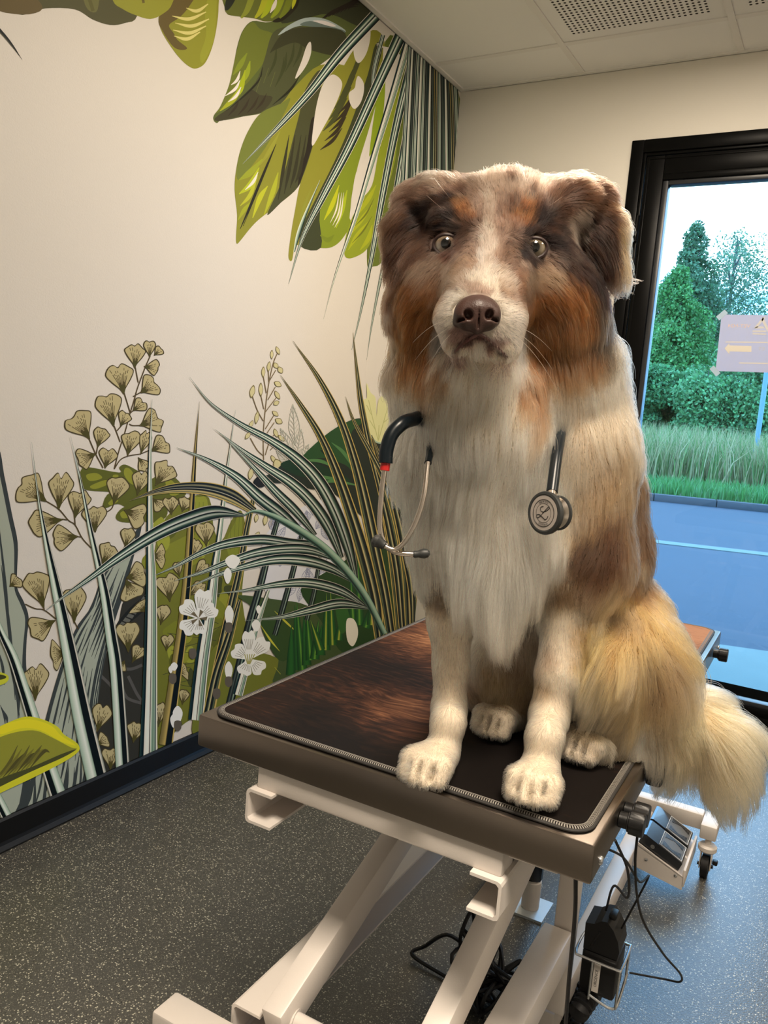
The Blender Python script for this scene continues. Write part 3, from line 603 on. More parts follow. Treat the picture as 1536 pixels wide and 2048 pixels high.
# the long striped blades fanning down from the ceiling line
for cc, st in (([(752, 30, 25.8), (680, 108, 22.8), (620, 184, 16.7), (560, 250, 10.6), (485, 328, 0.0)], SILVER), ([(766, 70, 9.1), (748, 140, 7.6), (744, 200, 3.0)], SILVER),
               ([(806, 60, 25.8), (756, 168, 21.3), (700, 290, 18.2), (645, 395, 13.7), (604, 478, 6.8), (577, 568, 0.8)], SILVER), ([(640, 360, 0.8), (610, 430, 6.1), (596, 470, 7.6), (588, 504, 3.0)], [(0, WH), (.4, PG), (.8, TE), (1, DK)]),
               ([(820, 70, 16.7), (785, 190, 14.4), (745, 320, 12.2), (712, 430, 8.4), (672, 545, 3.8), (647, 638, 0.0)], SILV2), ([(835, 80, 19.8), (795, 240, 16.7), (765, 390, 13.7), (742, 520, 9.1), (722, 620, 4.6), (703, 700, 0.8)], SILVER),
               ([(850, 90, 18.2), (815, 260, 16.0), (790, 400, 13.7), (770, 510, 9.1), (745, 640, 3.8), (733, 720, 0.0)], SILVER), ([(846, 100, 13.7), (832, 250, 12.9), (815, 400, 10.6), (800, 520, 7.6), (797, 640, 3.0), (780, 770, 0.0)], SILV2),
               ([(858, 110, 15.2), (846, 260, 13.7), (832, 420, 12.2), (825, 520, 7.6)], DARKV), ([(872, 120, 12.2), (862, 260, 11.4), (850, 420, 9.9), (845, 500, 6.1)], SILV2), ([(884, 130, 12.2), (876, 260, 10.6), (868, 420, 9.9), (865, 500, 6.1)], DARKV),
               ([(893, 140, 10.6), (889, 260, 9.9), (884, 420, 8.4)], GOLD), ([(868, 130, 9.1), (874, 260, 7.6), (878, 420, 6.8)], GOLD), ([(880, 140, 9.1), (894, 260, 8.4), (902, 420, 6.8)], DARKV), ([(890, 140, 9.1), (908, 260, 8.4), (916, 420, 6.1)], DARKV), ([(902, 150, 9.1), (920, 260, 7.6), (930, 400, 6.1)], DARKV)):
    strip(cc, st, 7)
for k in range(16):
    x0, x1 = 822 + k * 5.8, 796 + k * 8.2
    strip([(x0, 60 + k * 6, 11), (x0 * .62 + x1 * .38, 230, 10), (x0 * .3 + x1 * .7, 380, 8), (x1, 520 - k * 3, 3)], [SILVER, DARKV, SILV2, DARKV, GOLD][k % 5] if k > 4 else [SILVER, SILV2, DARKV][k % 3], 7)

# ---- lower left: grey-blue leaves, dark ground of the print, olive leaves
fill([(250, 1196), (300, 1150), (322, 1140), (322, 1250), (330, 1350), (322, 1440), (292, 1500), (215, 1570), (190, 1570), (196, 1400), (205, 1330), (235, 1250)], ink(60, 57, 48))
for p in ([(200, 1350), (222, 1372), (232, 1392)], [(240, 1336), (262, 1338), (284, 1330)], [(256, 1352), (275, 1390), (290, 1408)], [(240, 1362), (250, 1390), (262, 1400), (290, 1408)]): line(p, 6, ink(96, 90, 82))
BG, BD = ink(166, 166, 142), ink(68, 72, 68)
fill([(-200, 900), (-60, 860), (-6, 892), (8, 950), (24, 1030), (35, 1085), (34, 1140), (34, 1175), (48, 1205), (57, 1235), (53, 1280), (52, 1330), (58, 1385), (60, 1440), (60, 1560), (20, 1660), (-200, 1740)], BD)
fill([(-200, 910), (-60, 875), (-12, 905), (0, 955), (16, 1035), (27, 1088), (28, 1140), (29, 1180), (42, 1212), (50, 1240), (46, 1290), (44, 1340), (48, 1400), (50, 1440), (46, 1560), (5, 1650), (-200, 1740)], BG)
for x0, y0, x1, y1, w_ in ((-6, 1030, 18, 1290, 5), (-2, 1050, 22, 1330, 4), (2, 1130, 30, 1400, 7), (10, 1290, 40, 1440, 5), (22, 1320, 40, 1330, 4), (-4, 1300, 8, 1370, 6), (0, 1410, 10, 1450, 5), (6, 1420, 14, 1450, 5), (30, 1340, 36, 1440, 8), (-40, 950, -10, 1250, 6)): line([(x0, y0), ((x0 + x1) / 2 + 3, (y0 + y1) / 2), (x1, y1)], w_, BD, taper=True)
GLf = np.array([(284, 1048), (242, 1100), (200, 1160), (183, 1214), (151, 1255), (124, 1322), (98, 1408), (80, 1480), (60, 1560), (40, 1650)], float)
GRt = np.array([(284, 1048), (266, 1118), (247, 1190), (226, 1250), (206, 1335), (196, 1400), (190, 1480), (194, 1540), (196, 1590), (190, 1650)], float)
def gpt(sx, t_): k = min(8.999, t_ * 9); i_ = int(k); f_ = k - i_; l_ = GLf[i_] * (1 - f_) + GLf[i_ + 1] * f_; r_ = GRt[i_] * (1 - f_) + GRt[i_ + 1] * f_; return l_ * (1 - sx) + r_ * sx
fill([gpt(0, q / 14) for q in range(15)] + [gpt(1, q / 14) for q in range(14, 0, -1)], BD, 2)
fill([gpt(.07, .06 + q / 14 * .94) for q in range(15)] + [gpt(.80, .06 + q / 14 * .94) for q in range(14, -1, -1)], BG, 2)
for k in range(7):
    sx = .16 + k * .095; t0_ = .16 + (k % 3) * .05
    while t0_ < .97:
        t1_ = min(.99, t0_ + mr_.uniform(.12, .30)); line([gpt(sx - .02, t0_), gpt(sx, (t0_ + t1_) / 2), gpt(sx - .02, t1_)], 4.6, BD, 4, taper=True); t0_ = t1_ + mr_.uniform(.02, .05)
for k in range(3): line([gpt(.87 + k * .04, .3 + k * .1), gpt(.88 + k * .04, .5 + k * .1), gpt(.86 + k * .04, .7 + k * .1)], 1.6, BG, 4, taper=True)
for k in range(6): line([(180 - k * 22, 1500 + k * 10), (168 - k * 20, 1560 + k * 10), (160 - k * 20, 1610 + k * 8)], 7, BD, taper=True)
fill([(240, 1266), (232, 1250), (260, 1215), (292, 1188), (306, 1165), (308, 1200), (284, 1225), (254, 1250)], ink(40, 40, 36))
for k in range(9): fill([(238 + k * 7.2, 1250 - k * 8.4), (250 + k * 7, 1254 - k * 8.4), (254 + k * 7, 1248 - k * 8.4), (243 + k * 7.2, 1243 - k * 8.4)], ink(112, 108, 94), 0)
fill([(157, 956), (162, 940), (175, 934), (238, 945), (238, 935), (250, 929), (276, 942), (300, 958), (324, 945), (350, 955), (372, 988), (330, 1006), (240, 986), (178, 981), (162, 972)], OL)
fill([(205, 1010), (224, 984), (300, 990), (330, 1000), (332, 1034), (296, 1046), (262, 1022), (236, 1008), (212, 1016)], OL)
fill([(231, 1034), (244, 1016), (268, 1012), (290, 1030), (282, 1044), (244, 1044)], OL)
for pl in ([(172, 950), (192, 946), (204, 956), (180, 962)], [(180, 972), (210, 960), (216, 968), (190, 978)], [(250, 936), (262, 940), (274, 965), (262, 968), (248, 950)], [(226, 950), (236, 950), (234, 958), (226, 958)], [(216, 1006), (228, 996), (236, 1002), (222, 1010)], [(244, 1036), (240, 1026), (250, 1022), (256, 1034)], [(330, 960), (345, 962), (360, 985), (340, 990)]): fill(pl, OL2)
fill([(304, 1160), (318, 1060), (352, 1014), (386, 992), (418, 996), (428, 1060), (444, 1080), (462, 1042), (480, 1020), (490, 1050), (490, 1120), (484, 1200), (500, 1330), (440, 1400), (352, 1460), (318, 1520), (310, 1300)], ink(124, 122, 44))
fill([(284, 1130), (290, 1110), (330, 1092), (404, 1062), (404, 1118), (334, 1148), (298, 1142)], ink(140, 138, 46))
for k in range(30):
    x = mr_.uniform(312, 470); y = mr_.uniform(1040, 1420)
    if x > 440 and y < 1120: continue
    pl = [(x + mr_.uniform(-5, 5) + 15 * math.cos(q * PI / 3) * mr_.uniform(.5, 1.1), y + 24 * math.sin(q * PI / 3) * mr_.uniform(.5, 1.1)) for q in range(6)]
    fill(pl, [OL, OL2, OL3, ink(160, 158, 54), ink(132, 132, 42)][k % 5])
for k in range(14): line([(310 + mr_.uniform(0, 130), 1230 + k * 17), (330 + mr_.uniform(0, 130), 1215 + k * 17)], 6, ink(58, 58, 50), taper=True)
fill([(452, 1088), (468, 1048), (482, 1022), (484, 1070), (488, 1130), (470, 1140)], ink(136, 138, 46)); fill([(383, 1000), (398, 994), (414, 1000), (416, 1062), (396, 1066)], ink(150, 150, 50))
for x in (390, 398, 406, 462, 470, 478): line([(x, 1004 + (30 if x > 450 else 0)), (x - 2, 1070 + (30 if x > 450 else 0))], 2.4, ink(92, 96, 40), taper=True)
STEM = ink(92, 74, 44)
for p in ([(300, 712), (290, 735), (275, 775), (268, 800), (260, 826), (248, 870), (238, 900), (228, 938)], [(270, 734), (276, 765)], [(248, 786), (256, 812), (260, 826)], [(282, 784), (266, 793)], [(268, 820), (260, 826)], [(228, 852), (240, 884)], [(242, 852), (233, 862)], [(280, 851), (265, 851), (258, 848)], [(195, 893), (192, 908)], [(178, 878), (192, 910), (206, 936)], [(280, 908), (256, 912), (240, 920), (228, 938)], [(300, 900), (280, 908)],
          [(90, 1001), (117, 1018), (136, 1040), (150, 1050), (164, 1076), (182, 1096)], [(124, 1038), (134, 1040)], [(149, 1036), (150, 1050)], [(154, 1073), (162, 1074)], [(50, 1208), (70, 1217), (88, 1220), (112, 1238)], [(87, 1212), (88, 1220)], [(148, 1242), (156, 1258)], [(206, 1010), (204, 1024)], [(227, 1007), (222, 1018), (206, 1028)]): line(p, 2.2, STEM)
for f_ in ((299, 714, 299, 682, 22), (309, 710, 322, 697, 18), (289, 733, 316, 737, 30), (269, 735, 272, 690, 40), (247, 787, 237, 732, 54), (282, 785, 310, 764, 46), (266, 821, 287, 804, 28), (227, 852, 210, 790, 52), (241, 852, 254, 826, 26), (280, 851, 318, 834, 50), (195, 894, 205, 857, 31), (255, 910, 263, 864, 37), (281, 908, 294, 865, 22), (303, 902, 332, 882, 40), (210, 935, 219, 899, 36), (277, 916, 292, 938, 24), (178, 877, 146, 830, 58), (190, 908, 156, 922, 42), (91, 1002, 42, 966, 68), (117, 1018, 121, 950, 48), (149, 1036, 160, 981, 44), (124, 1039, 60, 1048, 52), (154, 1073, 108, 1078, 50), (190, 1063, 186, 1014, 48), (87, 1215, 66, 1144, 54), (109, 1241, 62, 1266, 50), (148, 1245, 149, 1176, 46), (128, 1306, 102, 1310, 60), (70, 1400, 70, 1331, 48), (20, 1172, 38, 1158, 30),
           (227, 1007, 238, 956, 44), (274, 989, 284, 944, 34), (311, 970, 338, 928, 48), (249, 1021, 288, 1036, 50), (306, 998, 324, 1016, 26), (342, 1028, 342, 996, 30), (364, 1022, 374, 996, 28), (250, 1094, 258, 1058, 28), (204, 1128, 224, 1090, 40), (253, 1156, 288, 1146, 50), (252, 1160, 268, 1196, 48), (306, 1112, 328, 1112, 48), (339, 1202, 334, 1150, 46), (321, 1248, 328, 1212, 27), (256, 1303, 255, 1245, 46), (264, 1324, 282, 1292, 28), (248, 1322, 238, 1340, 22), (194, 1462, 208, 1411, 38), (194, 1488, 214, 1476, 32), (220, 1538, 222, 1496, 34), (266, 1484, 275, 1446, 34), (316, 1452, 322, 1408, 24), (288, 1222, 276, 1206, 50), (358, 1345, 373, 1340, 34), (412, 1092, 410, 1046, 36), (384, 1116, 393, 1080, 26), (388, 1150, 414, 1126, 26), (376, 1192, 406, 1166, 24), (358, 1152, 352, 1126, 18), (332, 1300, 336, 1270, 24), (364, 1408, 370, 1380, 20)):
    fan(*f_)
# seed heads and sketched leaves
for p in ([(527, 930), (526, 880), (528, 840), (535, 780), (545, 730), (556, 702)], [(504, 792), (514, 820), (526, 842)], [(521, 790), (527, 818)], [(526, 752), (532, 786)], [(536, 740), (537, 764)], [(551, 740), (538, 762)], [(550, 774), (535, 800)], [(552, 795), (530, 824)], [(550, 826), (530, 858)], [(548, 845), (532, 868)], [(500, 876), (514, 900), (527, 912)], [(552, 865), (540, 880), (530, 910)], [(560, 880), (540, 900)]): line(p, 1.7, ink(128, 106, 72))
for cx_, cy_, an, L, w_ in ((504, 783, 78, 24, 10), (521, 779, 90, 25, 8), (526, 744, 88, 20, 7), (537, 733, 82, 19, 7), (543, 709, 88, 17, 6), (555, 701, 112, 16, 7), (551, 731, 120, 12, 9), (560, 740, 120, 14, 10), (555, 768, 150, 15, 10), (554, 790, 120, 18, 8), (552, 806, 30, 12, 9), (550, 827, 140, 14, 8), (557, 842, 150, 15, 11), (513, 835, 80, 24, 8), (502, 848, 65, 15, 7), (495, 871, 55, 16, 8), (551, 866, 110, 17, 8), (562, 876, 135, 16, 8), (501, 947, 78, 24, 10), (546, 918, 120, 16, 8), (554, 928, 110, 20, 16), (512, 1036, 80, 16, 8), (530, 1040, 80, 20, 9), (514, 1070, 60, 14, 9), (536, 1160, 80, 18, 9)):
    u = np.array([math.cos(math.radians(an)), -math.sin(math.radians(an))]); v = np.array([-u[1], u[0]]); c = np.array([cx_, cy_])
    sh = lambda k: [c - u * L * .5 * k, c + v * w_ * .5 * k, c + u * L * .5 * k, c - v * w_ * .5 * k]
    fill(sh(1.12), ink(128, 112, 66)); fill(sh(.9), ink(200, 184, 132))
SK = ink(178, 172, 152)
def sketch_leaf(bx, by, tx, ty, w_, c):
    b_, t_ = np.array([bx, by], float), np.array([tx, ty], float); a_ = t_ - b_; L = np.linalg.norm(a_); a_ /= L; s_ = np.array([-a_[1], a_[0]])
    for sg in (-1, 1): line([b_, b_ + a_ * L * .45 + s_ * w_ * .5 * sg, t_], 1.2, c)
    line([b_, t_], 1.2, c)
    for k in range(1, 7): 
        for sg in (-1, 1): line([b_ + a_ * L * k / 8, b_ + a_ * L * (k + 1.2) / 8 + s_ * w_ * .42 * sg * math.sin(PI * (k + .6) / 8)], .9, c, 2)
for q in ((590, 890, 585, 808, 22), (588, 910, 560, 856, 18), (592, 920, 602, 858, 22), (594, 930, 617, 888, 18), (580, 930, 552, 900, 16)): sketch_leaf(*q, SK)
fill([(545, 1050), (640, 1000), (700, 1010), (690, 1100), (640, 1160), (620, 1240), (540, 1200), (520, 1120)], ink(210, 202, 196))
for k in range(26):
    x, y = mr_.uniform(540, 660), mr_.uniform(1020, 1230); sketch_leaf(x, y, x + mr_.uniform(-20, 20), y - mr_.uniform(20, 40), 14, ink(150, 148, 160))
# dark green ear leaf, pale leaf
fill([(512, 968), (520, 955), (545, 945), (565, 928), (600, 920), (640, 878), (680, 850), (712, 837), (728, 842), (745, 872), (775, 890), (810, 890), (830, 980), (815, 1100), (720, 1030), (668, 988), (610, 976), (562, 966)], ink(46, 52, 42))
fill([(602, 918), (640, 878), (680, 850), (712, 838), (722, 846), (700, 870), (706, 940), (690, 930), (650, 916)], ink(50, 84, 46)); fill([(560, 928), (600, 918), (660, 938), (700, 962), (640, 958), (590, 950)], ink(38, 62, 42))
for p in ([(600, 920), (640, 922), (664, 934)], [(662, 885), (686, 905), (704, 935)], [(620, 950), (650, 955), (690, 960)], [(640, 966), (670, 962), (720, 972)]): line(p, 7, ink(86, 128, 72), taper=True)
for p in ([(640, 900), (660, 915), (660, 925)], [(690, 880), (700, 900)], [(590, 938), (620, 940)]): line(p, 12, ink(30, 46, 36), taper=True)
fill([(506, 962), (520, 950), (532, 958), (528, 972), (514, 974)], ink(40, 40, 40))
fill([(732, 766), (740, 785), (750, 796), (752, 832), (756, 800), (768, 788), (787, 770), (790, 810), (806, 830), (790, 850), (776, 856), (775, 884), (755, 884), (738, 866), (728, 820), (726, 800), (733, 795)], ink(212, 202, 142), 3)
for p in ([(755, 880), (745, 840), (736, 800)], [(756, 880), (770, 830), (782, 790)], [(755, 882), (757, 850)], [(750, 860), (738, 840)], [(766, 845), (782, 832)], [(742, 830), (732, 810)]): line(p, 1.4, ink(184, 178, 112))
line([(738, 868), (752, 884), (776, 888)], 3, PG)
# green growth low right
fill([(430, 1290), (500, 1300), (570, 1330), (560, 1420), (400, 1490), (390, 1400)], ink(124, 124, 46))
fill([(474, 1190), (560, 1200), (600, 1206), (648, 1224), (690, 1215), (720, 1240), (720, 1310), (600, 1380), (545, 1370), (556, 1320), (535, 1260), (505, 1215)], ink(78, 92, 52))
fill([(520, 1245), (560, 1230), (600, 1240), (590, 1300), (556, 1320)], ink(62, 84, 42))
for p in ([(548, 1222), (572, 1245), (590, 1262)], [(520, 1250), (540, 1280), (558, 1302)], [(548, 1334), (560, 1348)]): line(p, 4, ink(190, 180, 60), taper=True)
fill([(600, 1180), (640, 1150), (690, 1120), (720, 1080), (790, 1100), (830, 1120), (834, 1230), (760, 1300), (690, 1310), (640, 1240)], ink(52, 76, 40))
for x0, y0, x1, y1, c in ((596, 1340, 588, 1210, 0), (604, 1340, 592, 1204, 1), (612, 1330, 606, 1230, 0), (620, 1320, 612, 1222, 1), (628, 1318, 636, 1240, 1), (640, 1310, 642, 1250, 0), (580, 1350, 582, 1250, 0), (650, 1300, 652, 1186, 2), (664, 1290, 660, 1180, 2), (676, 1280, 680, 1240, 2), (690, 1260, 686, 1190, 1), (706, 1250, 700, 1150, 1), (718, 1250, 715, 1120, 1), (730, 1255, 760, 1170, 1), (742, 1250, 748, 1140, 2), (680, 1240, 700, 1200, 2), (640, 1300, 620, 1240, 2), (812, 1230, 822, 1120, 1)):
    strip([(x0, y0, 20), ((x0 + x1) / 2, (y0 + y1) / 2, 13), (x1, y1, 1)], [(0, ink(36, 70, 40)), (.35, ink(48, 104, 44)), (.5, [ink(48, 104, 44), ink(112, 160, 58), ink(176, 178, 64)][c]), (.65, ink(48, 100, 44)), (1, ink(30, 62, 38))])
fill([(668, 1202), (678, 1194), (686, 1200), (700, 1240), (690, 1262), (678, 1262)], ink(60, 104, 46))
fill([(693, 1238), (706, 1238), (714, 1254), (714, 1274), (705, 1292), (695, 1284), (691, 1262)], CR)
# upright striped blades, back to front
for cc, st in (([(642, 1090, 6), (628, 1180, 10), (612, 1240, 10)], DARKV), ([(604, 1060, 8), (588, 1130, 11), (566, 1210, 12), (548, 1270, 10)], DARKV), ([(560, 1020, 8), (540, 1090, 12), (520, 1170, 14), (500, 1240, 16), (470, 1360, 16), (455, 1420, 16)], DARKV),
               ([(505, 1000, 9), (492, 1060, 12), (478, 1140, 15), (462, 1210, 17), (440, 1310, 20), (418, 1420, 22)], GOLD), ([(536, 1180, 6), (515, 1240, 12), (496, 1310, 16), (474, 1390, 20)], SILV2), ([(470, 820, 0), (453, 940, 5), (444, 1020, 9), (436, 1085, 12), (428, 1140, 17), (418, 1220, 24), (403, 1320, 27), (390, 1440, 30)], SILV2),
               ([(478, 1200, 8), (455, 1280, 18), (432, 1350, 20), (415, 1430, 22)], GOLD), ([(398, 803, 0), (390, 900, 5), (385, 980, 9), (380, 1060, 13), (374, 1150, 16), (364, 1250, 20), (350, 1350, 23), (330, 1490, 28)], GOLDS),
               ([(303, 798, 0), (299, 900, 6), (298, 990, 10), (299, 1090, 15), (301, 1180, 22), (299, 1350, 28), (295, 1520, 36)], SILV2), ([(140, 872, 0), (160, 960, 4), (180, 1060, 9), (196, 1130, 13), (209, 1190, 19), (221, 1270, 23), (232, 1350, 25), (245, 1550, 28)], SPIKE),
               ([(62, 884, 0), (75, 990, 4), (92, 1085, 11), (109, 1165, 19), (125, 1240, 25), (145, 1340, 33), (165, 1440, 39), (198, 1580, 43)], SPIKE), ([(-30, 1190, 8), (0, 1262, 14), (25, 1315, 20), (47, 1380, 23), (66, 1440, 26), (90, 1515, 29), (122, 1610, 34)], mir(SPIKE)),
               ([(-40, 1540, 16), (-10, 1590, 20), (26, 1660, 22)], mir(SPIKE))):
    strip(cc, st, 7)
# blades of the gold striped clump
for cc, st in (([(834, 1100, 4), (826, 1180, 9), (810, 1260, 10)], GOLD), ([(750, 930, 6), (766, 1010, 13), (782, 1100, 18), (794, 1200, 18), (800, 1280, 16)], GOLD), ([(705, 665, 0), (713, 740, 6), (722, 810, 11), (738, 890, 13), (760, 975, 15), (780, 1060, 20), (796, 1150, 20), (806, 1270, 16)], mir(GOLD)),
               ([(690, 793, 0), (708, 845, 6), (738, 900, 10), (770, 965, 14), (796, 1050, 20), (812, 1140, 20), (818, 1260, 16)], GOLD), ([(742, 870, 2), (772, 950, 12), (794, 1020, 20), (812, 1100, 24), (824, 1180, 18), (826, 1260, 10)], mir(GOLD)),
               ([(560, 750, 0), (600, 808, 8), (640, 872, 14), (672, 945, 20), (700, 1025, 25), (726, 1110, 28), (748, 1200, 26), (758, 1280, 18)], GOLD), ([(585, 682, 0), (638, 758, 9), (680, 840, 15), (710, 930, 20), (732, 1020, 24), (750, 1105, 24), (768, 1190, 22), (784, 1290, 18)], GOLD)):
    strip(cc, mir(st), 7)
# arching leaflets of the palm leaf and its midrib
for cc, st in (([(440, 866, 0), (500, 928, 9), (550, 982, 18), (592, 1024, 20), (630, 1070, 8)], SILVER), ([(428, 858, 0), (480, 898, 8), (530, 932, 16), (582, 966, 23), (622, 1004, 25), (656, 1054, 24), (682, 1115, 10)], SILVER), ([(378, 754, 0), (420, 806, 5), (480, 848, 11), (540, 880, 17), (592, 916, 23), (634, 960, 27), (668, 1020, 28), (694, 1090, 24), (712, 1160, 8)], SILVER),
               ([(352, 895, 0), (410, 918, 9), (470, 952, 19), (520, 996, 26), (562, 1028, 24), (606, 1066, 10)], SILVER), ([(258, 1001, 0), (300, 986, 9), (350, 976, 19), (410, 977, 26), (462, 992, 28), (508, 1022, 14)], [(0, GO), (.06, GO), (.1, ink(60, 78, 64)), (.24, ink(196, 172, 110)), (.32, DK), (.42, ink(28, 34, 36)), (.47, ink(190, 180, 150)), (.5, DK), (.62, ink(34, 42, 44)), (.72, ink(150, 140, 100)), (.8, ink(36, 44, 44)), (.93, DK), (.95, GO), (1, GO)]),
               ([(88, 1222, 0), (130, 1190, 6), (180, 1155, 12), (240, 1112, 20), (310, 1068, 27), (372, 1040, 30), (430, 1024, 28), (486, 1030, 5)], SILVER), ([(304, 1152, 0), (350, 1132, 6), (400, 1106, 12), (450, 1088, 18), (520, 1079, 22), (580, 1086, 20), (640, 1088, 10)], SILVER), ([(345, 1162, 0), (400, 1145, 7), (450, 1126, 13), (510, 1106, 19), (570, 1098, 22), (620, 1100, 20), (664, 1116, 8)], SILVER),
               ([(372, 1176, 0), (430, 1151, 7), (490, 1132, 14), (550, 1119, 21), (610, 1121, 25), (662, 1136, 20), (704, 1162, 6)], SILVER), ([(433, 1187, 0), (490, 1180, 6), (560, 1168, 15), (620, 1166, 21), (682, 1182, 20), (732, 1214, 6)], SILVER), ([(488, 1241, 0), (560, 1234, 8), (620, 1220, 17), (680, 1207, 20), (738, 1216, 6)], SILVER),
               ([(486, 1030, 3), (510, 1022, 6), (550, 1034, 12), (600, 1062, 16), (650, 1098, 17), (696, 1146, 17), (734, 1200, 15), (768, 1268, 13)], [(0, ink(70, 100, 82)), (.2, DK), (.4, ink(96, 128, 104)), (.7, PG), (.9, ink(150, 176, 146)), (1, TE)])):
    strip(cc, st, 8, True, .62 if st is SILVER else 0)
# white flowers and buds
PW, PV = ink(232, 222, 204), ink(150, 138, 116)
def petal(cx_, cy_, tx, ty, w_):
    b_, t_ = np.array([cx_, cy_], float), np.array([tx, ty], float); a_ = t_ - b_; L = np.linalg.norm(a_); a_ /= L; s_ = np.array([-a_[1], a_[0]])
    fill([b_, b_ + a_ * L * .4 - s_ * w_ * .3, b_ + a_ * L * .75 - s_ * w_ * .52, b_ + a_ * L - s_ * w_ * .3, b_ + a_ * L * .95, b_ + a_ * L * 1.03 + s_ * w_ * .26, b_ + a_ * L * .75 + s_ * w_ * .52, b_ + a_ * L * .4 + s_ * w_ * .3], PW)
    LAYER[0] += 1
    for k in (-.3, -.15, 0, .15, .3): line([b_ + a_ * L * .35 + s_ * w_ * k * .5, b_ + a_ * L * .72 + s_ * w_ * k * 1.1], 1.0, PV, 2, False)
for px_, py_, w_ in ((364, 1206, 34), (408, 1180, 34), (430, 1214, 32), (364, 1262, 34), (398, 1268, 26)): petal(396, 1236, px_, py_, w_)
for q in range(5): fill([(396, 1236), (396 + 18 * math.cos(q * 1.256 + 3.6), 1236 + 18 * math.sin(q * 1.256 + 3.6)), (396 + 16 * math.cos(q * 1.256 + 4.1), 1236 + 16 * math.sin(q * 1.256 + 4.1))], ink(122, 104, 76), 0)
for px_, py_, w_ in ((466, 1296, 32), (496, 1262, 26), (532, 1280, 32), (524, 1342, 32), (484, 1348, 30)): petal(497, 1318, px_, py_, w_)
for q in range(5): line([(494 + q, 1328), (488 + q * 5, 1308)], 2, ink(170, 160, 90))
for cx_, cy_, w_, h_ in ((457, 1230, 18, 40), (456, 1340, 16, 36), (516, 1218, 10, 16), (511, 1250, 18, 22), (464, 1122, 30, 26), (454, 1150, 16, 30), (347, 1332, 14, 16), (340, 1338, 9, 14), (354, 1428, 20, 34), (346, 1440, 14, 26)):
    fill([(cx_, cy_ - h_ / 2), (cx_ + w_ / 2, cy_ - h_ * .1), (cx_ + w_ * .2, cy_ + h_ / 2), (cx_ - w_ * .2, cy_ + h_ / 2), (cx_ - w_ / 2, cy_ - h_ * .1)], PW)
for cx_, cy_ in ((456, 1254), (456, 1362), (432, 1386), (354, 1450), (344, 1356), (384, 1306)): fill([(cx_ - 6, cy_ - 8), (cx_ + 6, cy_ - 8), (cx_ + 7, cy_ + 6), (cx_, cy_ + 12), (cx_ - 7, cy_ + 6)], ink(108, 96, 80))
# yellow leaf, lower left corner
fill([(-90, 1500), (-40, 1468), (0, 1451), (23, 1441), (47, 1433), (69, 1434), (94, 1442), (115, 1454), (126, 1468), (145, 1480), (156, 1490), (155, 1503), (125, 1524), (62, 1556), (0, 1585), (-90, 1630)], ink(208, 196, 44))
fill([(0, 1452), (25, 1443), (60, 1438), (100, 1450), (120, 1470), (150, 1490), (120, 1482), (80, 1460), (40, 1456), (0, 1468)], ink(224, 204, 40))
fill([(-90, 1540), (-30, 1492), (0, 1473), (39, 1462), (72, 1461), (102, 1474), (140, 1494), (151, 1498), (110, 1516), (60, 1542), (0, 1572), (-90, 1616)], ink(152, 146, 52))
fill([(151, 1498), (120, 1508), (60, 1534), (0, 1556), (-90, 1600), (-90, 1616), (0, 1572), (62, 1542), (125, 1514)], ink(84, 82, 44))
for k in range(9): line([(-14 + k * 9, 1560 - k * 3), (14 + k * 9, 1530 - k * 3.4), (34 + k * 8, 1490 + (k % 3) * 7)], 7, [ink(108, 100, 46), ink(128, 118, 48), ink(92, 84, 42)][k % 3], taper=True)
fill([(-20, 1340), (0, 1344), (14, 1350), (15, 1360), (4, 1368), (-20, 1372)], ink(196, 190, 52)); fill([(-20, 1347), (2, 1349), (11, 1353), (4, 1358), (-20, 1360)], ink(76, 74, 36))

me = bpy.data.meshes.new('mural'); me.from_pydata(MV, [], MF); me.update()
at = me.color_attributes.new('col', 'FLOAT_COLOR', 'POINT'); at.data.foreach_set('color', np.array([(*c[:3], 1.0) for c in MC]).ravel())
M_mural, t, b = new_mat('printed mural'); b.inputs['Roughness'].default_value = 0.5; b.inputs['Specular IOR Level'].default_value = 0.12
_at = t.nodes.new('ShaderNodeAttribute'); _at.attribute_name = 'col'; t.links.new(_at.outputs['Color'], b.inputs['Base Color'])
me.materials.append(M_mural)
mural = bpy.data.objects.new('mural', me); COL.objects.link(mural); mural.parent = wall_left
mural['label'] = 'printed jungle mural of striped leaves, ginkgo sprays and white flowers'
print('mural layers', LAYER[0], 'verts', len(MV))

# ================================================================== electric lifting examination table
TA = np.array([-0.791, 0.8725]); TH = math.radians(1.07)
TE1 = np.array([math.cos(TH), math.sin(TH)]); TE2 = np.array([-math.sin(TH), math.cos(TH)])
def tw(a, b, z): p = TA + TE1 * a + TE2 * b; return np.array([p[0], p[1], z])
TOPZ = 0.710
M_steel, t, b = new_mat('brushed stainless steel')
b.inputs['Metallic'].default_value = 1.0; b.inputs['Base Color'].default_value = (0.21, 0.18, 0.155, 1); b.inputs['Roughness'].default_value = 0.30
_tc = t.nodes.new('ShaderNodeTexCoord'); _mp = t.nodes.new('ShaderNodeMapping'); _mp.inputs['Scale'].default_value = (6, 6, 900)
_nz = t.nodes.new('ShaderNodeTexNoise'); _nz.inputs['Scale'].default_value = 2; _nz.inputs['Detail'].default_value = 4
_bp = t.nodes.new('ShaderNodeBump'); _bp.inputs['Strength'].default_value = 0.12; _bp.inputs['Distance'].default_value = 0.0006
t.links.new(_tc.outputs['Object'], _mp.inputs[0]); t.links.new(_mp.outputs[0], _nz.inputs['Vector']); t.links.new(_nz.outputs['Fac'], _bp.inputs['Height']); t.links.new(_bp.outputs[0], b.inputs['Normal'])
M_powder = mat('off white powder coated steel', (0.66, 0.61, 0.57), 0.42, bump=(400, 0.08))
M_blk = mat('black moulded plastic', (0.006, 0.006, 0.0065), 0.38, spec=0.3, bump=(600, 0.06))
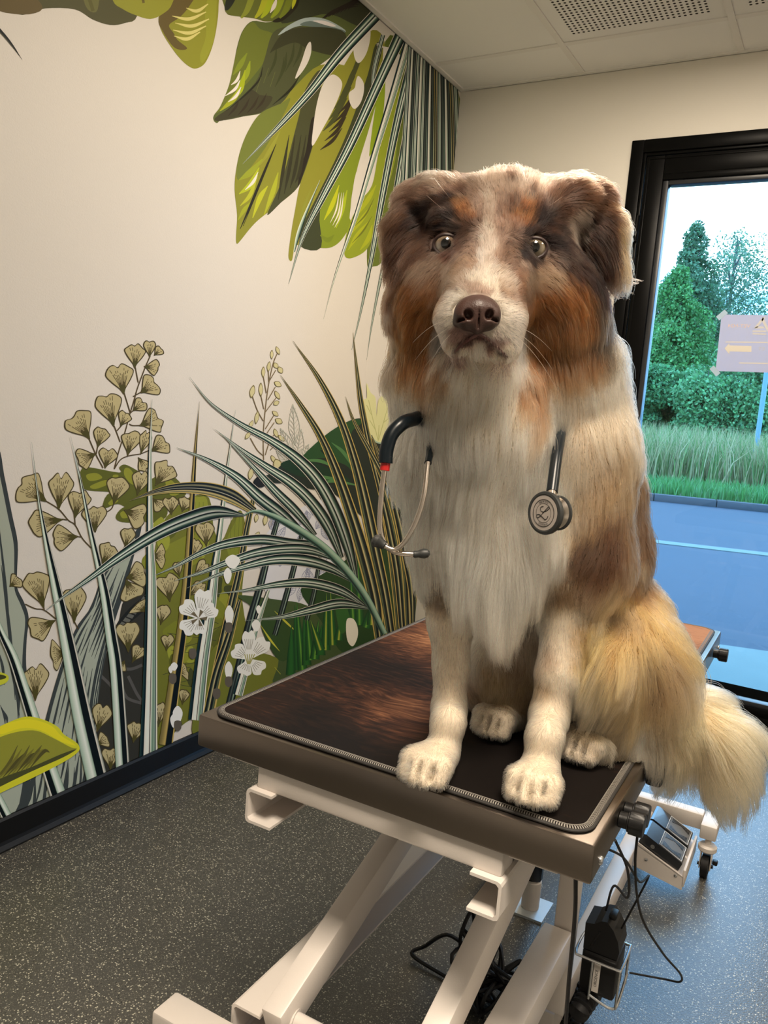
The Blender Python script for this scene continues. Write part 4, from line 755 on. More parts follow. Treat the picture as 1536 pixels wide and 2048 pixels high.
M_rub = mat('black rubber', (0.008, 0.008, 0.009), 0.55, spec=0.3)
M_zinc = mat('bright zinc plated steel', (0.66, 0.68, 0.70), 0.26, metal=1.0)
M_galv = mat('pale galvanised plate', (0.62, 0.68, 0.72), 0.4, metal=0.6)

table = empty('examination_table', (TA[0], TA[1], 0), TH)
tag(table, 'stainless steel veterinary examination table on a white scissor lift frame', 'table')
# (children of the table are built in its own frame: x across, y back, z up)
tray = MB()
tray.box((0, 0, TOPZ - 0.050), (0.600, 1.200, TOPZ), 0.004, 2)
tray.build('table_top', M_steel, table)
sc_ = MB()
for (x, y, z) in ((0.6004, 0.035, 0.690), (0.6004, 1.165, 0.690)):
    sc_.lathe([(0.0058, 0), (0.0058, 0.002), (0.004, 0.0035)], 14, Matrix.Translation((x, y, z - 0.014)) @ Matrix.Rotation(PI / 2, 4, 'Y')); sc_.build('screw', M_zinc, table); sc_ = MB()
# rail under the front and back edge, and the two C channels the lift rollers run in
for y0 in (0.008, 1.150):
    MB().box((0.110, y0, 0.624), (0.491, y0 + 0.042, 0.660), 0.004).build('cross_rail', M_powder, table)
for y0 in (0.012, 1.154):
    for x0 in (0.045, 0.496): MB().box((x0, y0, 0.653), (x0 + 0.062, y0 + 0.03, 0.660), 0.001).build('mounting_tab', M_powder, table)
MB().box((0.340, 0.02, 0.6175), (0.385, 0.04, 0.6235), 0.001).build('mounting_tab', M_powder, table)
mr_ = random.Random(9)
def cprof(w, h, tk, flip=1):
    r = 0.006; f = flip
    return [(0, r), (0, h - r), (f * r * .3, h - r * .3), (f * r, h), (f * w, h), (f * w, h - tk), (f * (tk + r * .6), h - tk), (f * tk, h - tk - r * .6), (f * tk, tk + r * .6), (f * (tk + r * .6), tk), (f * w, tk), (f * w, 0), (f * r, 0), (f * r * .3, r * .3)]
def channel(x, y, z, L, w, h, flip, name='guide_channel'):
    m = MB(); m.prism(cprof(w, h, 0.0042, flip), (x, y, z), (1, 0, 0), (0, 0, 1), (0, 1, 0), L); return m.build(name, M_powder, table)
channel(0.1000, -0.002, 0.573, 1.15, 0.045, 0.052, 1); channel(0.4960, -0.002, 0.573, 1.15, 0.043, 0.052, -1)
# lower pair of channels / tubes of the lift, resting on the feet of the base frame
channel(0.112, -0.022, 0.238, 1.10, 0.052, 0.062, 1, 'base_channel')
BZ = 0.300
m = MB(); m.box((0.440, -0.031, BZ - 0.062), (0.492, 0.445, BZ), 0.004); m.build('side_tube', M_powder, table)
m = MB(); m.box((0.456, 0.449, BZ - 0.17), (0.492, 0.483, 0.6125), 0.004); m.build('side_post', M_powder, table)
# the two swinging arms with their cross tie and rollers
ang = math.radians(19.5)
def arm(x, y0, z0, y1, w=0.036, h=0.060, name='lift_arm'):
    m = MB(); m.bar((x, y0, z0), (x, y1, z0 + (y1 - y0) * math.tan(ang)), w, h, 0.004); return m.build(name, M_powder, table)
arm(0.186, -0.018, 0.292, 0.84); arm(0.408, -0.026, 0.3025, 0.86)
MB().tube([(0.205, 0.012, 0.290), (0.389, 0.012, 0.290)], 0.0125, 16).build('cross_tie', M_powder, table)
m = MB(); m.tube([(0.195, 0.0105, 0.290), (0.2054, 0.0117, 0.290)], 0.0165, 16); m.build('weld_collar', M_powder, table)
m = MB(); m.lathe([(0.010, 0), (0.027, 0.001), (0.027, 0.020), (0.010, 0.021)], 20, Matrix.Translation((0.1415, 0.07, 0.2715)) @ Matrix.Rotation(PI / 2, 4, 'Y')); m.build('roller', M_rub, table)
m = MB(); m.bar((0.236, 0.86, 0.43), (0.236, 0.86, 0.575), 0.03, 0.05, 0.003); m.build('arm_bracket', M_powder, table)
m = MB(); m.bar((0.17, 0.62, 0.530), (0.30, 0.62, 0.530), 0.04, 0.05, 0.003); m.build('arm_bracket', M_powder, table)
# base: front cross bar with feet, side rails on the floor, back cross bar, casters, pedal bracket
MB().box((0.0125, -0.083, 0.222), (0.62, -0.032, 0.2795), 0.004).build('front_cross_bar', M_powder, table)
for x in (0.03, 0.552): MB().box((x, -0.08, 0.03), (x + 0.05, -0.035, 0.2215), 0.003).box((x - 0.01, -0.09, 0.0), (x + 0.06, -0.025, 0.03), 0.004).build('base_foot', M_powder, table)
MB().box((0.428, 0.486, 0.040), (0.468, 1.379, 0.098), 0.004).build('base_rail', M_powder, table)
MB().box((0.118, 0.95, 0.040), (0.158, 1.379, 0.098), 0.004).build('base_rail', M_powder, table)
MB().box((0.06, 1.380, 0.108), (0.604, 1.421, 0.152), 0.004).build('back_cross_bar', M_powder, table)
MB().box((0.433, 0.49, 0.0), (0.463, 0.52, 0.0395), 0.003).build('base_foot', M_powder, table)

def clamp_knob(y, name='clamp_knob'):
    r = empty(name, (0, 0, 0)); r.parent = table; r.location = (0.601, y, 0.688)
    m = MB(); m.lathe([(0.0105, 0), (0.0105, 0.010), (0.013, 0.011), (0.013, 0.0125)], 18, Matrix.Rotation(PI / 2, 4, 'Y')); m.build('knob_collar', M_blk, r)
    prof = []
    m = MB(); K = 36; vs = []; fs = []
    for i, (rr, zz) in enumerate([(0.011, 0.0125), (0.0155, 0.0135), (0.0155, 0.029), (0.014, 0.031), (0.006, 0.0314)]):
        for k in range(K): q = rr * (1 - (0.10 if (k // 2) % 3 == 0 and i in (1, 2) else 0)); vs.append((zz, q * math.cos(2 * PI * k / K), q * math.sin(2 * PI * k / K)))
    for i in range(4):
        for k in range(K): fs.append((i * K + k, i * K + (k + 1) % K, (i + 1) * K + (k + 1) % K, (i + 1) * K + k))
    fs.append(tuple(range(K))); fs.append(tuple(4 * K + k for k in range(K))); m.add(vs, fs, True); m.build('knob_grip', M_blk, r)
    return r
for y in (0.128, 0.158, 1.06): clamp_knob(y)
MB().box((0.6005, 0.295, 0.668), (0.624, 0.350, 0.702), 0.005).build('lead_catch', M_blk, table)

# pedal bracket with its two foot switches
def pedal_frame():
    m = MB()
    return m
PX0, PX1, PY0, PY1 = 0.4695, 0.603, 1.172, 1.424
m = MB()
m.prism([(0, 0.058), (0.124, 0.036), (0.124, 0.070), (0, 0.126)], (PX0, PY0, 0), (1, 0, 0), (0, 0, 1), (0, 1, 0), 0.004)
m.add([(PX0, PY0, 0.120), (PX1 - .01, PY0, 0.072), (PX1 - .01, PY1 - .045, 0.072), (PX0, PY1 - .045, 0.120), (PX0, PY0, 0.116), (PX1 - .01, PY0, 0.068), (PX1 - .01, PY1 - .045, 0.068), (PX0, PY1 - .045, 0.116)], [(0, 1, 2, 3), (4, 5, 6, 7), (0, 1, 5, 4), (1, 2, 6, 5), (2, 3, 7, 6), (3, 0, 4, 7)])
m.box((PX1 - .012, PY0, 0.045), (PX1 - .006, PY1 - .045, 0.090), 0.001)
m.build('pedal_bracket', M_powder, table)
for x in (0.50, 0.575):
    m = MB(); m.lathe([(0.0042, 0), (0.0042, 0.002), (0.002, 0.003)], 12, Matrix.Translation((x, PY0 - 0.0002, 0.086 - (x - .5) * .22)) @ Matrix.Rotation(PI / 2, 4, 'X')); m.build('screw', M_zinc, table)
M_pedal = mat('black anodised pedal', (0.02, 0.022, 0.026), 0.22, coat=0.3)
M_tread = mat('grey ribbed rubber tread', (0.10, 0.105, 0.11), 0.5); M_edge = mat('white line', (0.75, 0.78, 0.82), 0.5)
sl = math.atan2(0.048, PX1 - .01 - PX0)
for k, y in enumerate((PY0 + 0.008, PY0 + 0.105)):
    r = empty('foot_pedal'); r.parent = table; r.location = (PX0 + 0.004, y, 0.1195); r.rotation_euler = (0, sl, 0)
    L, Wd = 0.112, 0.086
    m = MB(); m.prism([(0, 0.0005), (L, 0.0005), (L, 0.022), (L - .003, 0.025), (0.006, 0.033), (0, 0.030)], (0, 0, 0), (1, 0, 0), (0, 0, 1), (0, 1, 0), Wd); m.build('pedal_body', M_pedal, r)
    zt = lambda x: 0.033 - (x - .006) * (.008 / (L - .009)) + .0004
    m = MB(); x0, x1 = 0.046, L - .006; y0, y1 = 0.006, Wd - .006
    m.add([(x0, y0, zt(x0)), (x1, y0, zt(x1)), (x1, y1, zt(x1)), (x0, y1, zt(x0)), (x0, y0, zt(x0) + .001), (x1, y0, zt(x1) + .001), (x1, y1, zt(x1) + .001), (x0, y1, zt(x0) + .001)], [(0, 1, 2, 3), (4, 5, 6, 7), (0, 1, 5, 4), (1, 2, 6, 5), (2, 3, 7, 6), (3, 0, 4, 7)])
    m.build('tread_plate', M_tread, r)
    m = MB()
    for q in range(16):
        x = x0 + .006 + q * (x1 - x0 - .012) / 15; u = abs(q - 7.5) / 7.5
        for (a0, a1) in ((y0 + .004, y0 + .004 + (.009 + .013 * u)), (y1 - .004 - (.009 + .013 * u), y1 - .004)):
            m.box((x - .0009, a0, zt(x) + .001), (x + .0009, a1, zt(x) + .0024))
    m.build('tread_rib', M_blk, r)['kind'] = 'stuff'
    m = MB(); pts = [(x0 - .002, y0 - .002), (x1 + .001, y0 - .002), (x1 + .001, y1 + .002), (x0 - .002, y1 + .002)]
    m.tube([(x, y_, zt(x) + .0006) for x, y_ in pts], 0.0009, 6, closed=True); m.build('tread_border', M_edge, r)
    m = MB(); m.lathe([(0.0055, 0), (0.0055, .0006)], 14, Matrix.Translation((.034, -0.0003, .015)) @ Matrix.Rotation(PI / 2, 4, 'X')); m.build('pedal_badge', M_zinc, r)
def caster(x, y, name='caster'):
    r = empty(name); r.parent = table; r.location = (x, y, 0)
    m = MB(); m.lathe([(0.018, 0), (0.032, 0.002), (0.0325, 0.020), (0.018, 0.022)], 24, Matrix.Translation((-0.011, 0, 0.0325)) @ Matrix.Rotation(PI / 2, 4, 'Y')); m.build('wheel', M_rub, r)
    m = MB()
    for s in (-1, 1): m.box((s * .0135 - .0015, -.016, .026), (s * .0135 + .0015, .016, .076), .001)
    m.lathe([(.021, .074), (.024, .078), (.024, .088), (.019, .093), (.008, .094), (.008, .110)], 24); m.build('fork', M_powder, r)
    m = MB(); m.tube([(-.020, 0, .0325), (.020, 0, .0325)], .005, 10); m.build('axle', M_blk, r)
    m = MB(); m.box((.0165, -.006, .040), (.030, .012, .052), .003); m.build('brake_lever', M_blk, r)
    return r
caster(0.6275, 1.345); caster(0.09, 1.4)
MB().box((0.6045, 1.327, 0.1105), (0.646, 1.421, 0.150), 0.004).build('caster_arm', M_powder, table)
# floor plate and lift motor seen between the arms
pc = [on_z(*p, 0.006) for p in ((1012, 1818), (1083, 1845), (1107, 1806), (1038, 1780))]
def to_tab(q): d_ = np.array(q[:2]) - TA; return (float(d_ @ TE1), float(d_ @ TE2), float(q[2]))
pc = [to_tab(q) for q in pc]; m = MB(); m.add(pc + [(x, y, 0.0) for x, y, z in pc], [(0, 1, 2, 3), (4, 5, 6, 7), (0, 1, 5, 4), (1, 2, 6, 5), (2, 3, 7, 6), (3, 0, 4, 7)]); m.build('floor_plate', M_galv, table)
pm_ = np.mean(np.array(pc), axis=0); m = MB(); m.lathe([(0.022, 0.0065), (0.022, 0.075), (0.018, 0.080)], 20, Matrix.Translation((pm_[0], pm_[1] , 0))); m.build('plate_socket', M_powder, table)
m = MB(); m.bar((pm_[0], pm_[1], 0.085), (pm_[0] + .03, pm_[1] - .12, 0.42), 0.046, 0.046, 0.012); m.lathe([(.024, 0), (.026, .01), (.026, .07), (.02, .075)], 18, Matrix.Translation((pm_[0] - .004, pm_[1], .083))); m.build('lift_motor', M_blk, table)

# ------------------------------------------------------------------ the printed mat lying on the table
MZ0, MZ1 = TOPZ + 0.0004, TOPZ + 0.0052
mat_root = empty('table_mat', (TA[0], TA[1], 0), TH)
tag(mat_root, 'dark brown fur printed mat with grey overlocked edge lying on the steel table', 'mat')
def rrect(x0, x1, y0, y1, r, n=8):
    out = []
    for (cx_, cy_, a0) in ((x1 - r, y1 - r, 0), (x0 + r, y1 - r, PI / 2), (x0 + r, y0 + r, PI), (x1 - r, y0 + r, 3 * PI / 2)):
        for k in range(n + 1): a = a0 + PI / 2 * k / n; out.append((cx_ + r * math.cos(a), cy_ + r * math.sin(a)))
    return out
M_matfur, t, b = new_mat('mat printed with a close up of brown fur')
tc = t.nodes.new('ShaderNodeTexCoord')
wv = t.nodes.new('ShaderNodeTexNoise'); wv.inputs['Scale'].default_value = 4.5; wv.inputs['Detail'].default_value = 2
vm = t.nodes.new('ShaderNodeVectorMath'); vm.operation = 'MULTIPLY_ADD'; vm.inputs[1].default_value = (0.16, 0.16, 0)
t.links.new(tc.outputs['Object'], wv.inputs['Vector']); t.links.new(wv.outputs['Color'], vm.inputs[0]); t.links.new(tc.outputs['Object'], vm.inputs[2])
mp = t.nodes.new('ShaderNodeMapping'); mp.inputs['Rotation'].default_value = (0, 0, 0.35); mp.inputs['Scale'].default_value = (10, 44, 1); t.links.new(vm.outputs[0], mp.inputs[0])
st = t.nodes.new('ShaderNodeTexNoise'); st.inputs['Scale'].default_value = 3.0; st.inputs['Detail'].default_value = 7; st.inputs['Roughness'].default_value = 0.62; t.links.new(mp.outputs[0], st.inputs['Vector'])
big = t.nodes.new('ShaderNodeTexNoise'); big.inputs['Scale'].default_value = 5.2; big.inputs['Detail'].default_value = 3; t.links.new(vm.outputs[0], big.inputs['Vector'])
def glob(c, r0, r1):
    d = t.nodes.new('ShaderNodeVectorMath'); d.operation = 'DISTANCE'; d.inputs[1].default_value = c; t.links.new(tc.outputs['Object'], d.inputs[0])
    m_ = t.nodes.new('ShaderNodeMapRange'); m_.inputs[1].default_value = r0; m_.inputs[2].default_value = r1; m_.inputs[3].default_value = 1; m_.inputs[4].default_value = 0; t.links.new(d.outputs['Value'], m_.inputs[0]); return m_.outputs[0]
def mth(op, a, c):
    n = t.nodes.new('ShaderNodeMath'); n.operation = op
    for i, q in enumerate((a, c)):
        if isinstance(q, (int, float)): n.inputs[i].default_value = q
        else: t.links.new(q, n.inputs[i])
    return n.outputs[0]
# the printed animal's paler patches: where the photo's print is light
lit = mth('MAXIMUM', mth('MAXIMUM', glob((0.26, 0.22, 0.715), 0.03, 0.16), glob((0.14, 0.62, 0.715), 0.03, 0.24)), mth('MAXIMUM', glob((0.52, 1.14, 0.715), 0.10, 0.36), glob((0.27, 0.46, 0.715), 0.02, 0.14)))
dog_shade = mth('MAXIMUM', glob((0.46, 0.16, 0.715), 0.12, 0.36), glob((0.40, 0.42, 0.715), 0.05, 0.22))  # the dog's shade on the mat, put into the colour as darker zones
sum_ = mth('ADD', mth('SUBTRACT', mth('MULTIPLY', lit, 0.46), mth('MULTIPLY', dog_shade, 0.24)), mth('ADD', mth('MULTIPLY', st.outputs['Fac'], 0.62), mth('MULTIPLY', big.outputs['Fac'], 0.55)))
cr = t.nodes.new('ShaderNodeValToRGB'); e = cr.color_ramp.elements
e[0].position = 0.46; e[0].color = (0.004, 0.0025, 0.002, 1); e[1].position = 1.0; e[1].color = (0.34, 0.16, 0.075, 1)
for p_, c_ in ((0.64, (0.014, 0.0065, 0.004)), (0.76, (0.048, 0.018, 0.009)), (0.88, (0.150, 0.060, 0.028))): q = e.new(p_); q.color = (*c_, 1)
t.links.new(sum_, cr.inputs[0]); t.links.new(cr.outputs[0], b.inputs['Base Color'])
b.inputs['Roughness'].default_value = 0.8; b.inputs['Specular IOR Level'].default_value = 0.12
o_, i_ = rrect(0.014, 0.586, 0.012, 1.188, 0.030), rrect(0.0165, 0.5835, 0.0145, 1.1855, 0.028)
m = MB(); n = len(o_)
m.add([(*p, MZ0) for p in o_] + [(*p, MZ1 - .001) for p in o_] + [(*p, MZ1) for p in i_], [(k, (k + 1) % n, n + (k + 1) % n, n + k) for k in range(n)] + [(n + k, n + (k + 1) % n, 2 * n + (k + 1) % n, 2 * n + k) for k in range(n)] + [tuple(range(2 * n, 3 * n)), tuple(range(n))[::-1]])
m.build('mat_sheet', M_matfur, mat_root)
M_thread = mat('grey overlock thread', (0.20, 0.185, 0.165), 0.7); M_thread2 = mat('black binding thread', (0.02, 0.018, 0.017), 0.7)
def along(poly, step):
    P = np.array(poly + [poly[0]]); sg = np.linalg.norm(np.diff(P, axis=0), axis=1); cs = np.concatenate([[0], np.cumsum(sg)]); out = []
    for s in np.arange(0, cs[-1], step):
        i = min(len(sg) - 1, np.searchsorted(cs, s, side='right') - 1); d = (P[i + 1] - P[i]) / max(sg[i], 1e-9); out.append((P[i] + d * (s - cs[i]), d))
    return out
m = MB(); e_ = rrect(0.0125, 0.5875, 0.0105, 1.1895, 0.031); m.tube([(*p, MZ0 + 0.0024) for p in e_], 0.0023, 8, closed=True)
m.build('edge_binding', M_thread2, mat_root)
m = MB()
for p, d in along(rrect(0.0165, 0.5835, 0.0145, 1.1855, 0.027), 0.0031):
    nn = np.array([-d[1], d[0]]) * mr_.uniform(.9, 1.05); q0 = p - nn * 0.0042; q1 = p + nn * 0.0040; q0 = q0 + d * .0006
    zz = MZ1 + .0002; w_ = d * .00085
    m.add([(*(q0 - w_), zz - .0016), (*(q0 + w_), zz - .0016), (*(p + w_), zz + .0008), (*(p - w_), zz + .0008), (*(q1 + w_), zz), (*(q1 - w_), zz)], [(0, 1, 2, 3), (3, 2, 4, 5)])
m.build('overlock_stitching', M_thread, mat_root)['kind'] = 'stuff'
m = MB(); m.tube([(*p, MZ1 + .0004) for p in rrect(0.0207, 0.5793, 0.0187, 1.1813, 0.024)], 0.0005, 5, closed=True); m.build('chain_stitch', M_thread, mat_root)

# ------------------------------------------------------------------ wire basket, charger, cables
def cable(name, pts, r, label, m_=M_rub, n=8, group=None):
    o = MB().tube([tuple(p) for p in bez(pts, 7)], r, n).build(name, m_); tag(o, label, 'cable', group); return o
BB = (0.500, 0.520)      # inner back corner of the basket in table coordinates
bk = empty('wire_basket', tuple(tw(0.499, 0.46, 0.0)), TH)
tag(bk, 'chromed wire basket hooked on the table frame holding the black charger', 'basket')
bw, bd, bz0, bz1 = 0.078, 0.082, 0.176, 0.252
ring = lambda z: [(0, 0, z), (bw - .008, 0, z), (bw, .008, z), (bw, bd - .008, z), (bw - .008, bd, z), (0, bd, z)]
MB().tube(bez(ring(bz1), 4), 0.0024, 8).build('basket_rim', M_zinc, bk)
MB().tube(bez([(.03, 0, bz0 + .01), (bw - .02, 0, bz0 + .002), (bw - .004, 0.004, bz0), (bw, .02, bz0 + .004), (bw, bd, bz0 + .02)], 4), 0.0024, 8).build('basket_floor_wire', M_zinc, bk)
for p in ((bw - .001, .002), (bw - .001, bd - .003), (.03, 0)):
    MB().tube([(p[0], p[1], bz1), (p[0], p[1], bz0 + .002)], 0.0022, 8).build('basket_upright', M_zinc, bk)
MB().tube(bez([(0, 0, bz1), (-.004, .02, bz1), (-.004, bd - .02, bz1), (0, bd, bz1)], 4), .0024, 8).build('basket_hook', M_zinc, bk)
ch = empty('charger', tuple(tw(0.504, 0.464, 0.0)), TH)
tag(ch, 'black plastic charger with a white strip label sitting in the wire basket', 'charger')
M_blk2 = mat('satin black housing', (0.006, 0.006, 0.0065), 0.42, spec=0.3, bump=(800, .05))
m = MB(); cwid, cdep = 0.066, 0.070
m.box((0.003, 0.004, 0.1825), (cwid, cdep, 0.262), 0.006)
m.build('charger_body', M_blk2, ch)
prof = [(0.004, 0.2625), (0.0635, 0.2625), (0.066, 0.278), (0.062, 0.296), (0.052, 0.314), (0.040, 0.326), (0.030, 0.324), (0.018, 0.314), (0.003, 0.311)]
m = MB(); m.prism(prof, (0, 0.005, 0), (1, 0, 0), (0, 0, 1), (0, 1, 0), 0.060); m.build('charger_head', M_blk2, ch)
m = MB(); m.box((0.038, 0.018, 0.3235), (0.052, 0.045, 0.334), .004); m.build('head_clip', M_blk2, ch)
m = MB(); m.tube([(0.030, .0046, 0.304), (0.016, .0042, 0.268)], .0018, 6); m.build('relief_groove', M_blk2, ch)
M_lab = mat('white label', (0.62, 0.58, 0.54), 0.6); M_ink = mat('black ink', (0.02, 0.02, 0.02), 0.6)
lb = MB().box((0.0270, 0.0026, 0.190), (0.0385, 0.0039, 0.244)).build('name_label', M_lab, ch)
text_obj('URGENCE', 0.0072, M_ink, lb, (0.0328, 0.0023, 0.217), (PI / 2, -PI / 2, 0), 'label_lettering')

# cables (given in table coordinates)
T_ = lambda *p: tw(*p)
cable('lead_cable', [T_(.600, .12, .662), T_(.612, .17, .60), T_(.606, .24, .52), T_(.565, .36, .46), T_(.536, .485, .3375)], .0019, 'thin black cable curving from under the table corner down to the charger')
cable('lead_cable', [T_(.575, .19, .61), T_(.590, .27, .56), T_(.600, .38, .47), T_(.598, .49, .42), T_(.564, .50, .305)], .0018, 'thin black cable crossing behind the first one into the back of the charger')
cable('lead_cable', [T_(.618, .172, .674), T_(.620, .18, .60), T_(.628, .24, .50), T_(.650, .36, .38), T_(.672, .46, .29), T_(.668, .52, .235), T_(.640, .54, .215), T_(.584, .52, .215)], .0018, 'thin black cable hanging from the clamp knob in a wide loop over the floor')
cable('lead_cable', [T_(.579, .015, .655), T_(.580, .03, .60), T_(.578, .05, .50), T_(.580, .06, .38), T_(.578, .07, .20), T_(.57, .09, .05), T_(.56, .12, .004)], .0026, 'black cable dropping straight down from under the front edge of the table')
# thick corrugated sleeve and coiled lead on the floor
gz = lambda px, py, z: tuple(on_z(px, py, z))
pts = bez([T_(.525, .50, .172), T_(.515, .47, .14), gz(1190, 1975, .06), gz(1130, 2005, .022), gz(1090, 2050, .0215), gz(1070, 2120, .0215)], 22)
rr = [.0165 + .0022 * math.sin(i * 2.1) for i in range(len(pts))]
tag(MB().tube(pts, rr, 14).build('corrugated_sleeve', M_rub), 'thick black corrugated sleeve running down beside the frame under the charger', 'cable')
hel = []
ax_ = np.array(bez([gz(1172, 1990, .05), gz(1160, 2006, .022), gz(1152, 2040, .0185), gz(1140, 2100, .0185)], 48))
for i, p in enumerate(ax_):
    a = i * .46; hel.append(p + np.array([math.cos(a) * .014, math.sin(a) * .005, math.sin(a) * .012]))
tag(MB().tube(hel, .0026, 6).build('coiled_lead', M_rub), 'black spiral telephone style lead coiling down to the floor in front of the charger', 'cable')
# heap of black cable on the floor under the table
cr_ = np.random.default_rng(11); heap = []
c0 = np.array(on_z(965, 1975, .02)) * np.array([1, 1, 0])
for k in range(64):
    a = cr_.uniform(0, 2 * PI); r_ = cr_.uniform(.01, .088); heap.append(c0 + np.array([math.cos(a) * r_ * 1.15, math.sin(a) * r_ * .9, .010 + abs(cr_.normal(0, .040))]))
for q in ((-.06, .02, .05), (-.055, -.01, .12), (-.05, .03, .155), (-.05, .05, .06), (-.09, .0, .10), (-.15, .03, .03), (-.17, .01, .012), (-.08, 0, .006)): heap.append(c0 + np.array(q))
tag(MB().tube(bez(heap, 6), .0042, 6).build('cable_heap', M_rub), 'tangled heap of black cable on the floor under the table', 'cable')
cable('mains_cable', [T_(.33, .70, .012), T_(.40, .78, .0052), T_(.47, .70, .03), T_(.445, .62, .07), T_(.43, .66, .04), T_(.40, .72, .0052), T_(.36, .66, .0052)], .0045, 'black mains cable looping over the floor behind the frame arms')

# ================================================================== the dog: one continuous skin grown from a blended distance field, then its coat
mr_ = random.Random(3)
hr = np.random.default_rng(5)
AX, AY, AZ = CAM_R[:, 0], CAM_R[:, 1], CAM_R[:, 2]      # modelling axes of the sitting dog: it faces along -AZ
def Pd(px, py, d): return at_depth(px, py, d)
def px_of(Q):
    V = (np.asarray(Q) - EYE) @ CAM_R; return V[:, 0] / V[:, 2] * FPX + 768, V[:, 1] / V[:, 2] * FPX + 1024, V[:, 2]
class Field:
    """Smooth union of capsules and ellipsoids sampled on a grid."""
    def __init__(s, lo, hi, h): s.lo = np.array(lo); s.h = h; s.n = np.ceil((np.array(hi) - s.lo) / h).astype(int) + 1; s.F = np.full(s.n, 1.0, np.float32)
    def _win(s, lo, hi):
        a = np.clip(((lo - s.lo) / s.h).astype(int), 0, s.n - 1); b = np.clip(((hi - s.lo) / s.h).astype(int) + 2, 1, s.n)
        ax = [s.lo[i] + s.h * np.arange(a[i], b[i]) for i in range(3)]; X = np.stack(np.meshgrid(*ax, indexing='ij'), -1).astype(np.float32)
        return tuple(slice(a[i], b[i]) for i in range(3)), X
    def _join(s, sl, d, k):
        f = s.F[sl]
        h_ = np.clip(0.5 + 0.5 * (f - d) / k, 0, 1); s.F[sl] = f * (1 - h_) + d * h_ - k * h_ * (1 - h_)
    def cap(s, p, q, r0, r1=None, k=0.02):
        r1 = r0 if r1 is None else r1; p, q = np.array(p), np.array(q); m = max(r0, r1) + 2.5 * k + .03
        sl, X = s._win(np.minimum(p, q) - m, np.maximum(p, q) + m); d = q - p
        t_ = np.clip(((X - p) @ d) / max(d @ d, 1e-9), 0, 1); D = np.linalg.norm(X - p - t_[..., None] * d, axis=-1) - (r0 + (r1 - r0) * t_); s._join(sl, D.astype(np.float32), k)
    def ell(s, c, r, k=0.02, B=None):
        c = np.array(c); r = np.array(r); B = CAM_R if B is None else B; m = max(r) + 2.5 * k + .03
        sl, X = s._win(c - m, c + m); L = (X - c) @ B; q = L / r; n = np.linalg.norm(q, axis=-1); g = np.linalg.norm(q / r, axis=-1) + 1e-6
        s._join(sl, (n * (n - 1) / g).astype(np.float32), k)
    def cut(s, c, r, k=0.004, B=None):
        c = np.array(c); r = np.array(r) * np.ones(3); B = CAM_R if B is None else B; m = max(r) + .03
        sl, X = s._win(c - m, c + m); q = ((X - c) @ B) / r; n = np.linalg.norm(q, axis=-1); g = np.linalg.norm(q / r, axis=-1) + 1e-6
        d = -(n * (n - 1) / g); f = s.F[sl]; h_ = np.clip(0.5 - 0.5 * (f - d) / k, 0, 1); s.F[sl] = f * (1 - h_) + d * h_ + k * h_ * (1 - h_)
    def mesh(s):
        F = s.F; n = np.array(F.shape); S = F < 0
        c = [(i, j, k) for i in (0, 1) for j in (0, 1) for k in (0, 1)]; sub = lambda A, o: A[o[0]:n[0] - 1 + o[0], o[1]:n[1] - 1 + o[1], o[2]:n[2] - 1 + o[2]]
        cnt = sum(sub(S, o).astype(np.int8) for o in c); act = (cnt > 0) & (cnt < 8); idx = np.full(act.shape, -1, np.int64); ii = np.argwhere(act); idx[act] = np.arange(len(ii))
        acc = np.zeros((len(ii), 3)); w_ = np.zeros(len(ii))
        for a in c:
            for ax in range(3):
                if a[ax]: continue
                b_ = list(a); b_[ax] = 1; fa = F[tuple((ii + a).T)]; fb = F[tuple((ii + b_).T)]; cr_ = (fa < 0) != (fb < 0)
                t_ = np.where(cr_, fa / np.where(cr_, fa - fb, 1), 0); pos = np.array(a, float)[None] + t_[:, None] * np.eye(3)[ax]; acc += pos * cr_[:, None]; w_ += cr_
        V = s.lo + s.h * (ii + acc / w_[:, None]); Q = []
        for ax in range(3):
            u, v = (ax + 1) % 3, (ax + 2) % 3; o = [slice(None)] * 3; o[ax] = slice(0, -1); o2 = [slice(None)] * 3; o2[ax] = slice(1, None)
            e = np.argwhere(S[tuple(o)] != S[tuple(o2)]); e = e[(e[:, u] > 0) & (e[:, v] > 0) & (e[:, u] < n[u] - 1) & (e[:, v] < n[v] - 1)]
            g = lambda du, dv: idx[tuple((e - np.eye(3, dtype=int)[u] * du - np.eye(3, dtype=int)[v] * dv).T)]
            q = np.stack([g(1, 1), g(0, 1), g(0, 0), g(1, 0)], 1); inside = S[tuple(e.T)]; q = np.where(inside[:, None], q, q[:, ::-1]); Q.append(q)
        return V, np.concatenate(Q)
    def at(s, Q):
        g = (np.asarray(Q) - s.lo) / s.h; i = np.clip(g.astype(int), 0, s.n - 2); f = g - i; out = 0
        for a in (0, 1):
            for b_ in (0, 1):
                for c in (0, 1): out = out + s.F[i[:, 0] + a, i[:, 1] + b_, i[:, 2] + c] * np.abs(1 - a - f[:, 0]) * np.abs(1 - b_ - f[:, 1]) * np.abs(1 - c - f[:, 2])
        return out

GROUND = MZ1 + 0.0015
D = Field((-0.78, 0.70, 0.58), (0.08, 1.50, 1.58), 0.004)
